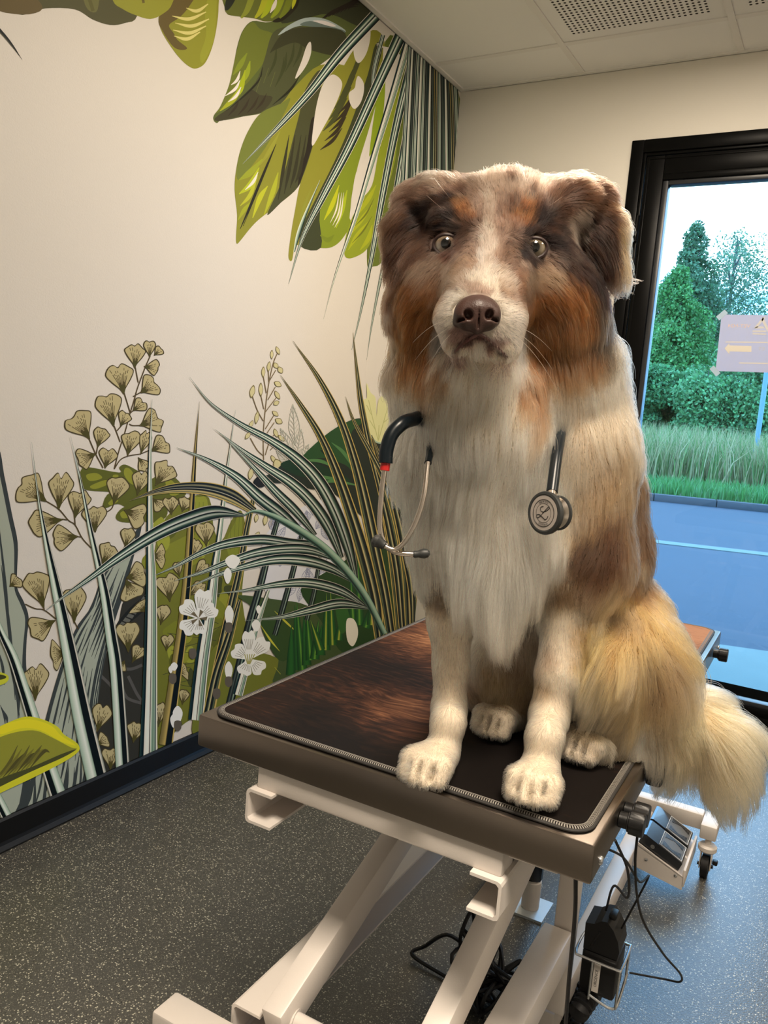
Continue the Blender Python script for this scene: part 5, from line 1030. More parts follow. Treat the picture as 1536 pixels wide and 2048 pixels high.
# torso and neck
D.ell(Pd(1130, 1080, 1.22), (.112, .150, .115), .04); D.cap(Pd(968, 880, 1.065), Pd(985, 1080, 1.09), .086, .088, .04)
D.cap(Pd(1080, 930, 1.15), Pd(1130, 1110, 1.22), .100, .110, .04); D.cap(Pd(1120, 765, 1.15), Pd(1150, 960, 1.2), .070, .085, .04)
D.cap(Pd(1005, 590, 1.09), Pd(1010, 800, 1.12), .086, .098, .04); D.cap(Pd(965, 770, 1.03), Pd(970, 880, 1.06), .060, .075, .04)
D.cap(Pd(872, 755, 1.09), Pd(865, 900, 1.10), .052, .046, .04); D.cap(Pd(1140, 730, 1.10), Pd(1178, 900, 1.10), .060, .058, .04)
D.ell(Pd(1075, 1250, 1.26), (.105, .11, .10), .04)
D.cap(Pd(958, 742, .972), Pd(962, 815, 1.01), .042, .056, .03)
# pelvis, haunches, hind legs
D.ell(Pd(1235, 1330, 1.30), (.100, .105, .11), .04); D.ell(Pd(1290, 1345, 1.20), (.064, .088, .085), .03); D.ell(Pd(1255, 1240, 1.23), (.056, .07, .07), .03)
D.cap(Pd(1250, 1290, 1.17), Pd(1190, 1330, 1.12), .055, .045, .03); D.cap(Pd(1192, 1335, 1.125), Pd(1260, 1470, 1.19), .044, .032, .02)
D.ell(Pd(1325, 1450, 1.21), (.045, .062, .06), .03)
D.ell(Pd(1010, 1360, 1.29), (.066, .075, .08), .03); D.cap(Pd(985, 1330, 1.22), Pd(1010, 1410, 1.27), .045, .035, .02)
# tail
D.cap(Pd(1330, 1395, 1.26), Pd(1392, 1428, 1.23), .030, .034, .03); D.cap(Pd(1392, 1428, 1.23), Pd(1432, 1480, 1.20), .036, .040, .02); D.cap(Pd(1432, 1480, 1.20), Pd(1448, 1535, 1.18), .040, .026, .02)
# fore limbs
D.cap(Pd(1168, 900, 1.08), Pd(1165, 1110, 1.09), .056, .058, .035); D.cap(Pd(1165, 1110, 1.09), Pd(1140, 1235, 1.10), .052, .036, .03)
D.cap(Pd(895, 960, 1.09), Pd(912, 1140, 1.10), .045, .040, .035); D.cap(Pd(912, 1140, 1.10), Pd(902, 1240, 1.10), .038, .027, .03)
def on_table(px, py, h): q = on_z(px, py, GROUND + h); return q
def leg_to(px, py, ref): # a point of the fore limb at the reference point's distance
    return Pd(px, py, float((ref - EYE) @ AZ))
def fore(top, mid, low, heel, toe, rr):
    h_ = on_table(*heel, .020); t_ = on_table(*toe, .014); w_ = h_ + np.array([0, 0, .045]) + (h_ - t_) * .10
    D.cap(top, mid, rr[0], rr[1], .015); D.cap(mid, low, rr[1], rr[2], .012); D.cap(low, w_, rr[2], rr[3], .012); D.cap(w_, h_, rr[3], rr[3] * .95, .012)
    return h_, t_
TOES = []
def slits(first):
    for j in range(3):
        a, b_, s_, f = first[j]; a2, b2, _, _ = first[j + 1]; c = (b_ + b2) / 2 + np.array([0, 0, .007]); D.cut(c + f * .006, (.0024, .0140, .0210), .002, np.stack([s_, np.array([0, 0, 1.]), f], 1))
def paw(h_, t_, wd, k=.0035):
    f = (t_ - h_); f[2] = 0; L = np.linalg.norm(f); f /= L; s_ = np.cross(f, (0, 0, 1.)); up = np.array([0, 0, 1.])
    D.ell(h_ + f * L * .45 + up * .008, (wd * .48, .019, L * .55), .012, np.stack([s_, up, f], 1))
    for j, (u, ln) in enumerate(((-1.5, .86), (-.52, 1.0), (.52, 1.0), (1.5, .86))):
        a = h_ + f * L * .5 + s_ * wd * .19 * u + up * .012; b_ = h_ + f * L * ln + s_ * wd * .262 * u + up * (.004 if abs(u) < 1 else .002)
        TOES.append((a, b_, s_, f)); D.cap(a, a * .4 + b_ * .6 + up * .006, .0120, .0138, k); D.cap(a * .4 + b_ * .6 + up * .006, b_ - up * .004, .0138, .0100, k)
l1 = fore(Pd(902, 1240, 1.10), Pd(902, 1330, 1.105), Pd(898, 1420, 1.11), (886, 1512), (836, 1566), (.027, .0205, .0195, .0185))
l2 = fore(Pd(1140, 1235, 1.10), Pd(1117, 1345, 1.085), Pd(1098, 1430, 1.085), (1080, 1545), (1058, 1606), (.035, .0255, .0215, .020))
paw(l1[0], l1[1], .056); paw(l2[0], l2[1], .058)
hp1 = (on_table(1015, 1432, .018), on_table(975, 1466, .014)); hp2 = (on_table(1190, 1482, .018), on_table(1146, 1514, .014))
for a, b_ in (hp1, hp2): paw(a, b_, .050)
for j in range(0, 16, 4): slits(TOES[j:j + 4])
D.cap(hp1[0], Pd(1025, 1405, 1.28), .022, .028, .02); D.cap(hp2[0], Pd(1262, 1478, 1.19), .022, .03, .02)
# head
D.ell(Pd(1008, 452, 1.015), (.074, .062, .082), .03); D.ell(Pd(884, 420, 1.02), (.044, .038, .05), .03); D.ell(Pd(1132, 424, 1.02), (.046, .038, .05), .03); D.ell(Pd(990, 490, .975), (.062, .050, .050), .03)
D.cap(Pd(985, 505, .955), Pd(962, 590, .898), .042, .031, .02); D.cap(Pd(982, 570, .965), Pd(960, 640, .898), .056, .039, .025)
D.cap(Pd(918, 640, .898), Pd(920, 678, .900), .026, .0185, .012); D.cap(Pd(1002, 646, .898), Pd(1004, 688, .900), .027, .0195, .012)
D.cap(Pd(962, 684, .935), Pd(985, 690, 1.02), .018, .050, .012)
D.ell(Pd(882, 565, 1.00), (.048, .058, .05), .03); D.ell(Pd(1092, 575, 1.00), (.052, .060, .05), .03); D.cap(Pd(860, 620, 1.03), Pd(880, 720, 1.06), .045, .05, .04); D.cap(Pd(1120, 640, 1.03), Pd(1110, 740, 1.06), .050, .055, .04)
D.ell(Pd(902, 438, .968), (.022, .014, .018), .015); D.ell(Pd(1062, 446, .968), (.022, .014, .018), .015)
# folded ears
for ch in ([(862, 392, 1.03, .024), (830, 402, 1.02, .018), (804, 455, 1.01, .017), (792, 518, 1.005, .009)], [(858, 425, 1.025, .020), (832, 470, 1.012, .014), (812, 522, 1.008, .009)],
           [(1150, 396, 1.03, .026), (1186, 402, 1.02, .019), (1214, 455, 1.01, .018), (1232, 528, 1.005, .010)], [(1158, 425, 1.025, .022), (1186, 480, 1.012, .015), (1214, 530, 1.008, .010)]):
    for a, b_ in zip(ch[:-1], ch[1:]): D.cap(Pd(*a[:3]), Pd(*b_[:3]), a[3], b_[3], .012)
def surf(px, py, d0=.78, d1=1.6):
    """Point where the sight line through a pixel enters the dog's skin."""
    ds = np.arange(d0, d1, .002); v = D.at(EYE + ray(px, py)[None] / FPX * ds[:, None]); i = np.argmax(v < 0)
    return at_depth(px, py, ds[i]) if (v < 0).any() else None
EYES = []
for px, py in ((893, 484), (1072, 491)):
    s_ = surf(px, py); c = s_ + AZ * .0100; EYES.append(c); D.cut(c - AZ * .006, (.0160, .0140, .017), .004)
NOSEC = surf(955, 628) + AZ * .004
gx_ = D.lo[0] + D.h * np.arange(D.n[0]); gy_ = D.lo[1] + D.h * np.arange(D.n[1]); gz_ = D.lo[2] + D.h * np.arange(D.n[2])
over = ((gx_[:, None] - TA[0]) * TE1[0] + (gy_[None] - TA[1]) * TE1[1]) < .606
flo = (GROUND - gz_)[None, None, :] * np.where(over, 1, 0)[:, :, None] + np.where(over, 0, -1)[:, :, None]
D.F = np.maximum(D.F, flo.astype(np.float32)); D.F[0] = D.F[-1] = 1; D.F[:, 0] = D.F[:, -1] = 1; D.F[:, :, 0] = D.F[:, :, -1] = 1
DV, DQ = D.mesh()
# light smoothing of the net
nb_ = np.zeros_like(DV); ct = np.zeros(len(DV))
for a, b_ in ((0, 1), (1, 2), (2, 3), (3, 0)):
    for s_, t_ in ((a, b_), (b_, a)): np.add.at(nb_, DQ[:, s_], DV[DQ[:, t_]]); np.add.at(ct, DQ[:, s_], 1)
DV = DV * .5 + .5 * nb_ / ct[:, None]

# ---- coat colour: markings of the coat and rim light on one ear, as soft patches on the skin
def vnoise(Q, s, seed=0):
    g = np.asarray(Q) * s + seed * 17.3; i = np.floor(g).astype(np.int64); f = g - i; f = f * f * (3 - 2 * f); out = 0
    for a in (0, 1):
        for b_ in (0, 1):
            for c in (0, 1):
                h_ = ((i[:, 0] + a) * 374761393 + (i[:, 1] + b_) * 668265263 + (i[:, 2] + c) * 2147483647 + seed * 974711) & 0x7fffffff; h_ = (h_ ^ (h_ >> 13)) * 1274126177 & 0x7fffffff; h_ = (h_ ^ (h_ >> 16)) & 0xffff
                out = out + h_ / 65535. * np.abs(1 - a - f[:, 0]) * np.abs(1 - b_ - f[:, 1]) * np.abs(1 - c - f[:, 2])
    return out
WHT, CRM, TANC, GLD = (.96, .81, .62), (.78, .58, .39), (.38, .24, .13), (.56, .34, .13)
BRN, DBR, COP, MER, MEL = (.075, .035, .018), (.016, .0075, .0048), (.235, .092, .030), (.235, .148, .108), (.46, .34, .255)
PATCH = [  # px, py, rx, ry, tilt deg, colour, strength, edge softness
    # body side, back, haunch, tail
    (1290, 1010, 120, 260, -8, TANC, .75, .5), (1215, 900, 90, 130, -10, CRM, .8, .5), (1230, 1010, 40, 85, -6, TANC, .9, .5), (1192, 1095, 52, 88, 8, BRN, .95, .35), (1238, 1075, 28, 90, 0, BRN, .8, .4), (1282, 1020, 26, 110, -6, BRN, .95, .35), (1250, 930, 26, 60, -10, TANC, .7, .5),
    (1170, 1010, 40, 60, 0, TANC, .6, .5), (1250, 1190, 60, 50, 0, TANC, .9, .4), (1280, 1150, 40, 40, 0, BRN, .7, .5), (1160, 1185, 60, 38, -10, (.36, .23, .15), .85, .4), (1120, 1180, 34, 40, 0, TANC, .7, .5), (884, 1186, 30, 48, 0, BRN, .8, .4),
    (1270, 1310, 130, 130, 0, GLD, .95, .3), (1330, 1380, 52, 90, -8, (.33, .23, .14), .85, .45), (1245, 1225, 50, 30, 20, (.40, .28, .17), .7, .5), (1330, 1530, 90, 70, 0, CRM, .95, .4), (1210, 1460, 60, 80, 0, (.60, .45, .28), .8, .4), (1240, 1420, 34, 110, 10, (.34, .24, .15), .6, .5), (1180, 1390, 40, 80, 10, (.62, .48, .32), .7, .5),
    (1440, 1470, 110, 110, 0, (.76, .56, .31), .95, .3), (1420, 1540, 60, 60, 0, (.62, .47, .31), .6, .5), (1380, 1520, 30, 60, 0, (.40, .29, .18), .7, .5),
    (1015, 1370, 80, 60, 0, (.50, .33, .18), .9, .4), (985, 1448, 60, 40, 0, WHT, .95, .3), (1155, 1512, 52, 34, 0, (.74, .62, .48), .95, .3), (1050, 1310, 60, 50, 0, (.46, .32, .22), .8, .5),
    # head
    (1008, 470, 250, 175, 0, MER, 1, .25), (1000, 350, 150, 40, 0, MEL, .5, .5), (800, 460, 66, 120, 12, BRN, .95, .3), (830, 390, 40, 30, 0, MER, .8, .4), (786, 520, 40, 60, 10, DBR, .8, .4), (1206, 450, 70, 120, -12, DBR, .95, .3), (1180, 395, 60, 36, 0, BRN, .9, .4), (1246, 470, 22, 90, -10, (.55, .38, .22), .8, .5),  # golden outer edge of the right ear is rim light put into the colour
    (1152, 520, 46, 110, -8, DBR, .95, .4), (1180, 620, 40, 110, 0, DBR, .95, .35), (806, 590, 44, 80, -6, (.13, .065, .04), .9, .4), (846, 535, 16, 34, 30, DBR, .9, .4), (800, 690, 40, 80, 0, (.26, .14, .07), .8, .5),
    (838, 640, 46, 100, -6, COP, .95, .4), (868, 720, 36, 70, 0, COP, .9, .45), (1110, 640, 70, 100, 10, COP, .95, .4), (1074, 740, 32, 84, 14, COP, .9, .4), (1140, 700, 50, 80, 0, (.27, .14, .07), .8, .5), (1074, 830, 12, 50, 20, COP, .7, .5),
    (868, 540, 44, 34, 0, (.36, .25, .18), .85, .4), (1080, 552, 54, 30, 0, (.32, .21, .13), .85, .4), (1050, 560, 20, 40, 0, DBR, .6, .5),
    (876, 436, 60, 38, -14, DBR, 1, .35), (905, 456, 42, 20, 0, DBR, 1, .35), (931, 424, 20, 30, -10, (.22, .085, .03), .9, .5), (1102, 452, 54, 56, 10, DBR, 1, .35), (1042, 426, 26, 32, 14, (.24, .09, .03), .9, .5), (1072, 492, 42, 34, 0, DBR, 1, .35), (893, 488, 36, 28, 0, (.09, .04, .03), .95, .4), (1118, 400, 40, 26, 20, BRN, .8, .4), (1150, 440, 24, 40, 0, (.48, .36, .28), .7, .5),
    (930, 480, 16, 24, 20, BRN, .7, .5), (1020, 500, 16, 40, 0, BRN, .6, .5), (1036, 560, 14, 36, 0, (.20, .10, .06), .8, .4),
    (980, 430, 14, 60, 2, (.48, .36, .28), .7, .5), (972, 510, 20, 56, 0, (.62, .50, .41), .9, .45), (962, 580, 62, 44, 0, (.80, .70, .58), .95, .35), (958, 640, 84, 60, 0, (.82, .72, .60), .95, .3), (925, 545, 20, 40, 30, (.33, .20, .13), .7, .5), (1008, 560, 12, 40, -20, (.30, .18, .11), .6, .5), (868, 600, 20, 60, 0, COP, .6, .5), (956, 576, 46, 16, 0, (.30, .18, .14), .75, .5),
    (918, 676, 30, 20, 25, (.30, .16, .14), .9, .35), (996, 684, 30, 19, -25, (.32, .175, .15), .85, .35), (955, 672, 20, 10, 0, (.13, .06, .055), .95, .3), (935, 684, 20, 7, -40, (.07, .03, .028), .9, .3), (912, 704, 13, 7, -50, (.07, .03, .028), .9, .3), (978, 690, 22, 7, 38, (.07, .03, .028), .9, .3), (1003, 710, 13, 7, 45, (.07, .03, .028), .9, .3), (880, 668, 16, 34, 0, (.72, .62, .54), .8, .4), (1036, 660, 14, 40, 0, (.76, .67, .58), .8, .4), (958, 712, 32, 18, 0, WHT, 1, .3),
]
def coat(Q):
    Q = np.asarray(Q); x, y, d = px_of(Q); n = len(Q); C_ = np.tile(np.array(WHT), (n, 1))
    wx = (vnoise(Q, 55, 1) - .5) * 34 + (vnoise(Q, 160, 2) - .5) * 22; wy = (vnoise(Q, 55, 3) - .5) * 34 + (vnoise(Q, 160, 4) - .5) * 22
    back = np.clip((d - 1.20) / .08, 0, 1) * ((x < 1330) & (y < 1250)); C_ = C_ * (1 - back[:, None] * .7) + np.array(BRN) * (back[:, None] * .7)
    for (px, py, rx, ry, tl, col, st_, so) in PATCH:
        c, s_ = math.cos(math.radians(tl)), math.sin(math.radians(tl)); small = min(1, rx / 40)
        u = ((x + wx * small - px) * c + (y + wy * small - py) * s_) / rx; v = (-(x + wx * small - px) * s_ + (y + wy * small - py) * c) / ry
        r_ = np.sqrt(u * u + v * v); a = np.clip((1 + so * .5 - r_) / (so + .1), 0, 1); a = a * a * (3 - 2 * a) * st_
        C_ = C_ * (1 - a[:, None]) + np.array(col) * a[:, None]
    # merle flecking on the head
    hd = np.clip((560 - y) / 60, 0, 1) * np.clip((250 - np.abs(x - 1010)) / 40, 0, 1); fl = np.clip((vnoise(Q, 75, 7) * .65 + vnoise(Q, 190, 8) * .35 - .53) * 9, 0, 1) * hd * .85 * np.clip(np.abs(x - 975) / 40, .25, 1)
    C_ = C_ * (1 - fl[:, None]) + np.array((.060, .030, .020)) * fl[:, None]
    lt = np.clip((vnoise(Q, 95, 21) * .6 + vnoise(Q, 230, 22) * .4 - .56) * 9, 0, 1) * hd * .55; C_ = C_ * (1 - lt[:, None]) + np.minimum(C_ * 1.9 + .05, .7) * lt[:, None]
    return C_

dog = empty('dog', tuple(on_table(1010, 1450, 0)))
tag(dog, 'red merle and white long haired shepherd dog sitting on the examination table', 'dog')
dog_o = np.array(dog.location)
me = bpy.data.meshes.new('body'); me.vertices.add(len(DV)); me.vertices.foreach_set('co', (DV - dog_o).ravel())
me.loops.add(4 * len(DQ)); me.loops.foreach_set('vertex_index', DQ.ravel()); me.polygons.add(len(DQ)); me.polygons.foreach_set('loop_start', np.arange(len(DQ)) * 4)
me.polygons.foreach_set('use_smooth', np.ones(len(DQ), bool)); me.update(); me.validate()
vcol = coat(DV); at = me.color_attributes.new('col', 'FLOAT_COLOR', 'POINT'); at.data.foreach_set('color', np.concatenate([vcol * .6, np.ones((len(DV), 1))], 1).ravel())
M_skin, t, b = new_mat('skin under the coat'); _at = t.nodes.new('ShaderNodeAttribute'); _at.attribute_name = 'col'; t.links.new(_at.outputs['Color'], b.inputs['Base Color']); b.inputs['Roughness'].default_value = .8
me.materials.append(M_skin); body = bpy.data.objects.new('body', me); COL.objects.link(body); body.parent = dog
print('dog skin', len(DV))

# ---- grooming: guide strokes on the skin (pixel, direction, length in cm, lift from the skin, droop)
GUIDE = [
    (1010, 350, .05, -1, 1.7, .5, 0), (930, 372, -.5, -.8, 1.6, .45, 0), (1090, 372, .5, -.8, 1.7, .45, 0), (1000, 420, .02, -1, 1.1, .3, 0), (935, 405, -.45, -.9, 1.2, .3, 0), (1075, 410, .45, -.9, 1.2, .3, 0),
    (978, 500, .0, -1, .7, .25, 0), (965, 570, .0, -1, .5, .25, 0), (925, 540, -.75, -.5, .6, .2, 0), (1012, 550, .75, -.5, .6, .2, 0), (905, 610, -.9, .15, .4, .2, 0), (1020, 620, .9, .15, .4, .2, 0), (890, 650, -.9, .5, .5, .2, 0), (1030, 660, .9, .5, .5, .2, 0), (914, 672, -.35, .9, .4, .25, 0), (1004, 680, .35, .9, .4, .25, 0), (960, 668, 0, 1, .2, .15, 0), (915, 696, -.2, 1, .35, .2, 0), (1003, 702, .2, 1, .35, .2, 0), (958, 694, 0, 1, 2.0, .2, .3), (958, 725, 0, 1, 3.6, .2, .4), (925, 732, -.2, 1, 3.4, .25, .4), (990, 735, .15, 1, 3.4, .25, .4),
    (880, 525, -.8, .55, 1.1, .25, 0), (925, 505, -.4, .5, .7, .2, 0), (1040, 520, .3, .7, .7, .2, 0), (1078, 540, .8, .5, 1.2, .25, 0), (868, 460, -.9, .1, 1.2, .3, 0), (1105, 460, .9, .05, 1.3, .3, 0), (845, 580, -.7, .75, 2.4, .4, .2), (862, 650, -.45, .9, 3.6, .4, .4), (825, 640, -.5, .9, 4.2, .4, .5), (1100, 600, .7, .75, 2.6, .4, .2), (1090, 670, .3, .95, 3.6, .4, .4), (1140, 650, .45, .9, 4.4, .4, .5), (1060, 690, .1, 1, 3.2, .3, .4),
    (840, 392, -.7, -.2, 1.6, .5, 0), (852, 440, -.8, .5, 1.8, .35, .1), (812, 430, -.75, .7, 2.6, .35, .2), (796, 480, -.5, .9, 3.8, .35, .4), (792, 520, -.45, 1, 4.6, .35, .5), (1180, 396, .7, -.15, 1.8, .5, 0), (1160, 440, .8, .5, 1.8, .35, .1), (1205, 440, .75, .7, 2.8, .4, .2), (1222, 490, .6, .85, 4.0, .4, .4), (1228, 530, .45, 1, 4.6, .35, .5),
    (830, 720, -.4, .9, 6, .5, .5), (850, 735, -.3, 1, 6, .5, .5), (870, 760, -.2, 1, 6, .4, .5), (1140, 740, .2, 1, 6, .5, .5), (1090, 740, .0, 1, 5.5, .45, .5), (1170, 740, .35, .95, 5.5, .4, .5), (1110, 770, -.12, 1, 6, .35, .6), (1195, 680, .4, .9, 5, .45, .4), (960, 770, .0, 1, 5.5, .35, .5), (900, 840, -.15, 1, 6.5, .35, .6), (1010, 850, .05, 1, 6.5, .35, .6), (1080, 860, -.3, .95, 6.5, .35, .6), (1130, 820, -.35, 1, 6.5, .35, .6),
    (850, 930, -.6, 1, 6.5, .55, .4), (850, 1030, -.55, 1, 6.5, .55, .4), (920, 980, -.12, 1, 7, .35, .6), (1000, 980, .02, 1, 7, .35, .6), (1070, 980, .05, 1, 6, .35, .6), (930, 1090, -.08, 1, 10.5, .35, .7), (990, 1110, .02, 1, 13, .35, .8), (985, 1160, .02, 1, 13, .3, .8), (1050, 1110, .05, 1, 9.5, .35, .7), (1095, 1080, .05, 1, 5, .3, .5), (870, 1110, -.25, 1, 4.5, .3, .5),
    (1190, 830, .2, 1, 4.5, .35, .4), (1225, 930, .2, 1, 4.0, .35, .4), (1180, 980, .05, 1, 4.5, .3, .5), (1210, 1070, -.05, 1, 4.5, .3, .5), (1160, 1130, -.2, 1, 3.2, .3, .4), (1200, 1150, -.4, .9, 4, .35, .4), (1120, 1190, .1, 1, 2.0, .25, .2), (895, 1180, -.15, 1, 2.2, .3, .3),
    (900, 1270, -.1, 1, 1.3, .25, .1), (900, 1380, -.05, 1, .95, .2, 0), (880, 1480, -.15, 1, .9, .2, 0), (872, 1505, -.2, .9, .6, .12, 0), (855, 1530, -.3, .9, .3, .1, 0), (838, 1560, -.2, 1, .25, .08, 0), (860, 1565, -.2, 1, .25, .08, 0), (820, 1545, -.2, 1, .25, .08, 0), (885, 1550, -.2, 1, .3, .08, 0), (1130, 1270, .1, 1, 1.2, .25, .1), (1105, 1380, -.05, 1, .9, .2, 0), (1085, 1480, -.05, 1, .9, .2, 0), (1075, 1530, -.1, 1, .6, .12, 0), (1065, 1560, -.1, 1, .3, .1, 0), (1058, 1600, 0, 1, .25, .08, 0), (1085, 1590, 0, 1, .25, .08, 0), (1030, 1590, 0, 1, .25, .08, 0),
    (1275, 990, .2, 1, 3.2, .4, .3), (1290, 1110, .25, 1, 3.6, .4, .3), (1300, 1200, .4, .9, 3.6, .4, .3), (1260, 1210, -.1, 1, 3.8, .4, .3), (1340, 1300, .4, .9, 4.2, .4, .3), (1200, 1270, -.75, .6, 5.0, .4, .5), (1240, 1320, -.5, .85, 6.5, .35, .6), (1200, 1370, -.35, .95, 7, .35, .7), (1240, 1420, -.2, 1, 7.5, .35, .7), (1300, 1400, .1, 1, 5, .35, .5), (1350, 1420, .3, 1, 6, .4, .6), (1320, 1500, .1, 1, 7.0, .35, .8), (1355, 1500, .3, 1, 6.5, .4, .8),
    (1390, 1400, .8, .45, 6.5, .4, .3), (1430, 1450, .7, .7, 8, .4, .6), (1460, 1490, .45, .9, 8.5, .4, .8), (1450, 1540, .15, 1, 8, .35, 1.0), (1410, 1480, .3, .95, 9, .3, .9), (1400, 1450, .4, .9, 8, .35, .7),
    (985, 1450, -.1, 1, .4, .1, .1), (965, 1460, -.1, 1, .3, .1, .1), (1150, 1510, -.1, 1, .4, .1, .1), (1015, 1370, -.2, 1, 3.2, .3, .4), (1060, 1290, .0, 1, 3.0, .3, .4),
]
GP, GD_, GL, GLI, GDR = [], [], [], [], []
for (px, py, dx, dy, ln, li, dr) in GUIDE:
    q = surf(px, py)
    if q is None: continue
    v = AX * dx + AY * dy; GP.append(q); GD_.append(v / np.linalg.norm(v)); GL.append(ln * .01); GLI.append(li); GDR.append(dr)
GP, GD_, GL, GLI, GDR = map(np.array, (GP, GD_, GL, GLI, GDR))

NH = 300000
T3 = np.concatenate([DQ[:, [0, 1, 2]], DQ[:, [0, 2, 3]]]); A_, B_, C3 = DV[T3[:, 0]], DV[T3[:, 1]], DV[T3[:, 2]]
fn = np.cross(B_ - A_, C3 - A_); ar = np.linalg.norm(fn, axis=1); VN = np.zeros_like(DV)
for k in range(3): np.add.at(VN, T3[:, k], fn)
VN /= np.linalg.norm(VN, axis=1)[:, None] + 1e-12
cen = (A_ + B_ + C3) / 3; cpx, cpy, cd = px_of(cen); view = EYE - cen; view /= np.linalg.norm(view, axis=1)[:, None]
facing = np.einsum('ij,ij->i', fn / (ar[:, None] + 1e-12), view)
dens = ar * np.where(facing > -.25, 1.0, .45)
dens *= np.where(cpy < 720, 1.9, 1.0); dens *= np.where((cpy > 1240) & (cpx < 1200), 1.5, 1.0); dens *= np.where((cpy < 700) & (np.abs(cpx - 965) < 110) & (cpy > 500), 1.5, 1)
dens = np.where(fn[:, 2] / (ar + 1e-12) < -.93, 0, dens)
pick = hr.choice(len(T3), NH, p=dens / dens.sum()); u, v = hr.random(NH), hr.random(NH); fl_ = u + v > 1; u[fl_], v[fl_] = 1 - u[fl_], 1 - v[fl_]
wts = np.stack([1 - u - v, u, v], 1); R0 = np.einsum('ij,ijk->ik', wts, DV[T3[pick]]); NN = np.einsum('ij,ijk->ik', wts, VN[T3[pick]]); NN /= np.linalg.norm(NN, axis=1)[:, None]
keep = np.ones(NH, bool)
ql = ((R0 - NOSEC) @ CAM_R) / np.array([.0262, .0228, .026]); keep &= np.linalg.norm(ql, axis=1) > 1
for c in EYES: ql = ((R0 - c) @ CAM_R) / np.array([.0185, .0160, .03]); keep &= np.linalg.norm(ql, axis=1) > 1
R0, NN = R0[keep], NN[keep]; NH = len(R0)
FL = np.zeros((NH, 3)); LN = np.zeros(NH); LI = np.zeros(NH); DR = np.zeros(NH)
for s in range(0, NH, 20000):
    sl = slice(s, s + 20000); d2 = ((R0[sl, None] - GP[None]) ** 2).sum(-1); w_ = 1 / (d2 + 1.5e-5) ** 2.2; w_ /= w_.sum(1, keepdims=True)
    FL[sl] = w_ @ GD_; LN[sl] = w_ @ GL; LI[sl] = w_ @ GLI; DR[sl] = w_ @ GDR
# rounding each patch of coat over the far side of the body
FLn = FL - NN * np.einsum('ij,ij->i', FL, NN)[:, None]; FLn += NN * 1e-4; FLn /= np.linalg.norm(FLn, axis=1)[:, None]
lw = np.clip(LN / .05, 0, 1); nz1 = (vnoise(R0, 42, 11) - .5) * (1 - .5 * lw) + (vnoise(R0, 19, 31) - .5) * lw * 1.1; nz2 = vnoise(R0, 30, 12) - .5; side = np.cross(NN, FLn)
FLn = FLn + side * (nz1 * .55 + hr.normal(0, .10, NH))[:, None]; FLn /= np.linalg.norm(FLn, axis=1)[:, None]
LN = LN * hr.uniform(.62, 1.08, NH) * (.82 + .4 * vnoise(R0, 60, 13)); LI = np.clip(LI * (1 + nz2 * .7) + hr.normal(0, .05, NH), .06, .9)
fly = hr.random(NH) < .045; LN[fly] *= 1.22; LI[fly] *= 1.5
LN = np.maximum(LN, .003)
K = 8; P_ = np.zeros((NH, K, 3)); P_[:, 0] = R0 - NN * .0008; cur = R0.copy(); GV = np.array([0, 0, -1.0]); ph = hr.uniform(0, 6.28, NH)
for k in range(1, K):
    t_ = k / (K - 1); dv = FLn + NN * (LI * 2.2 * (1 - t_) ** 1.1 - LI * .35 * t_)[:, None] + GV * (DR * t_ * 1.1)[:, None] + side * (np.sin(ph + t_ * 5) * .10 + (nz2 * .9 * t_))[:, None]
    dv /= np.linalg.norm(dv, axis=1)[:, None]; cur = cur + dv * (LN / (K - 1))[:, None]
    f_ = D.at(np.clip(cur, D.lo + .01, D.lo + D.h * (D.n - 2))); push = np.clip(.0012 * min(1, k) + .003 * t_ - f_, 0, .02); cur = cur + NN * push[:, None]
    cur[:, 2] = np.where((cur[:, 2] < GROUND + .0005) & (((cur[:, 0] - TA[0]) * TE1[0] + (cur[:, 1] - TA[1]) * TE1[1]) < .603), GROUND + .0005, cur[:, 2]); P_[:, k] = cur
# locks: strands lean towards the middle strand of their lock
from mathutils.kdtree import KDTree
nc = NH // 30; ci = hr.choice(NH, nc, replace=False); kd = KDTree(nc)
for i, j in enumerate(ci): kd.insert(R0[j], i)
kd.balance(); near = np.array([ci[kd.find(p)[1]] for p in R0]); dl = R0 - R0[near]; okc = np.linalg.norm(dl, axis=1) < .018
cs = np.clip(LN / .05, 0, 1) * .66 + .12; cs = cs * okc * hr.uniform(.5, 1.1, NH)
for k in range(1, K):
    t_ = k / (K - 1); s_ = (cs * t_ ** 1.25)[:, None]; P_[:, k] = P_[:, k] * (1 - s_) + (P_[near, k] + dl * .22) * s_
big = hr.choice(NH, NH // 260, replace=False); kd2 = KDTree(len(big))
for i, j in enumerate(big): kd2.insert(R0[j], i)
kd2.balance(); far_ = np.array([big[kd2.find(p)[1]] for p in R0]); dl2 = R0 - R0[far_]; ok2 = np.linalg.norm(dl2, axis=1) < .03
cs2 = np.clip((LN - .025) / .05, 0, 1) * .55 * ok2 * hr.uniform(.3, 1.1, NH); PB = P_.copy()
for k in range(1, K):
    t_ = k / (K - 1); s_ = (cs2 * t_ ** 1.6)[:, None]; P_[:, k] = PB[:, k] * (1 - s_) + (PB[far_, k] + dl2 * .35) * s_
COLR = coat(R0) * (hr.uniform(.70, 1.16, NH) * (.78 + .40 * vnoise(R0, 110, 15)))[:, None]; COLR = np.clip(COLR, .01, .92)

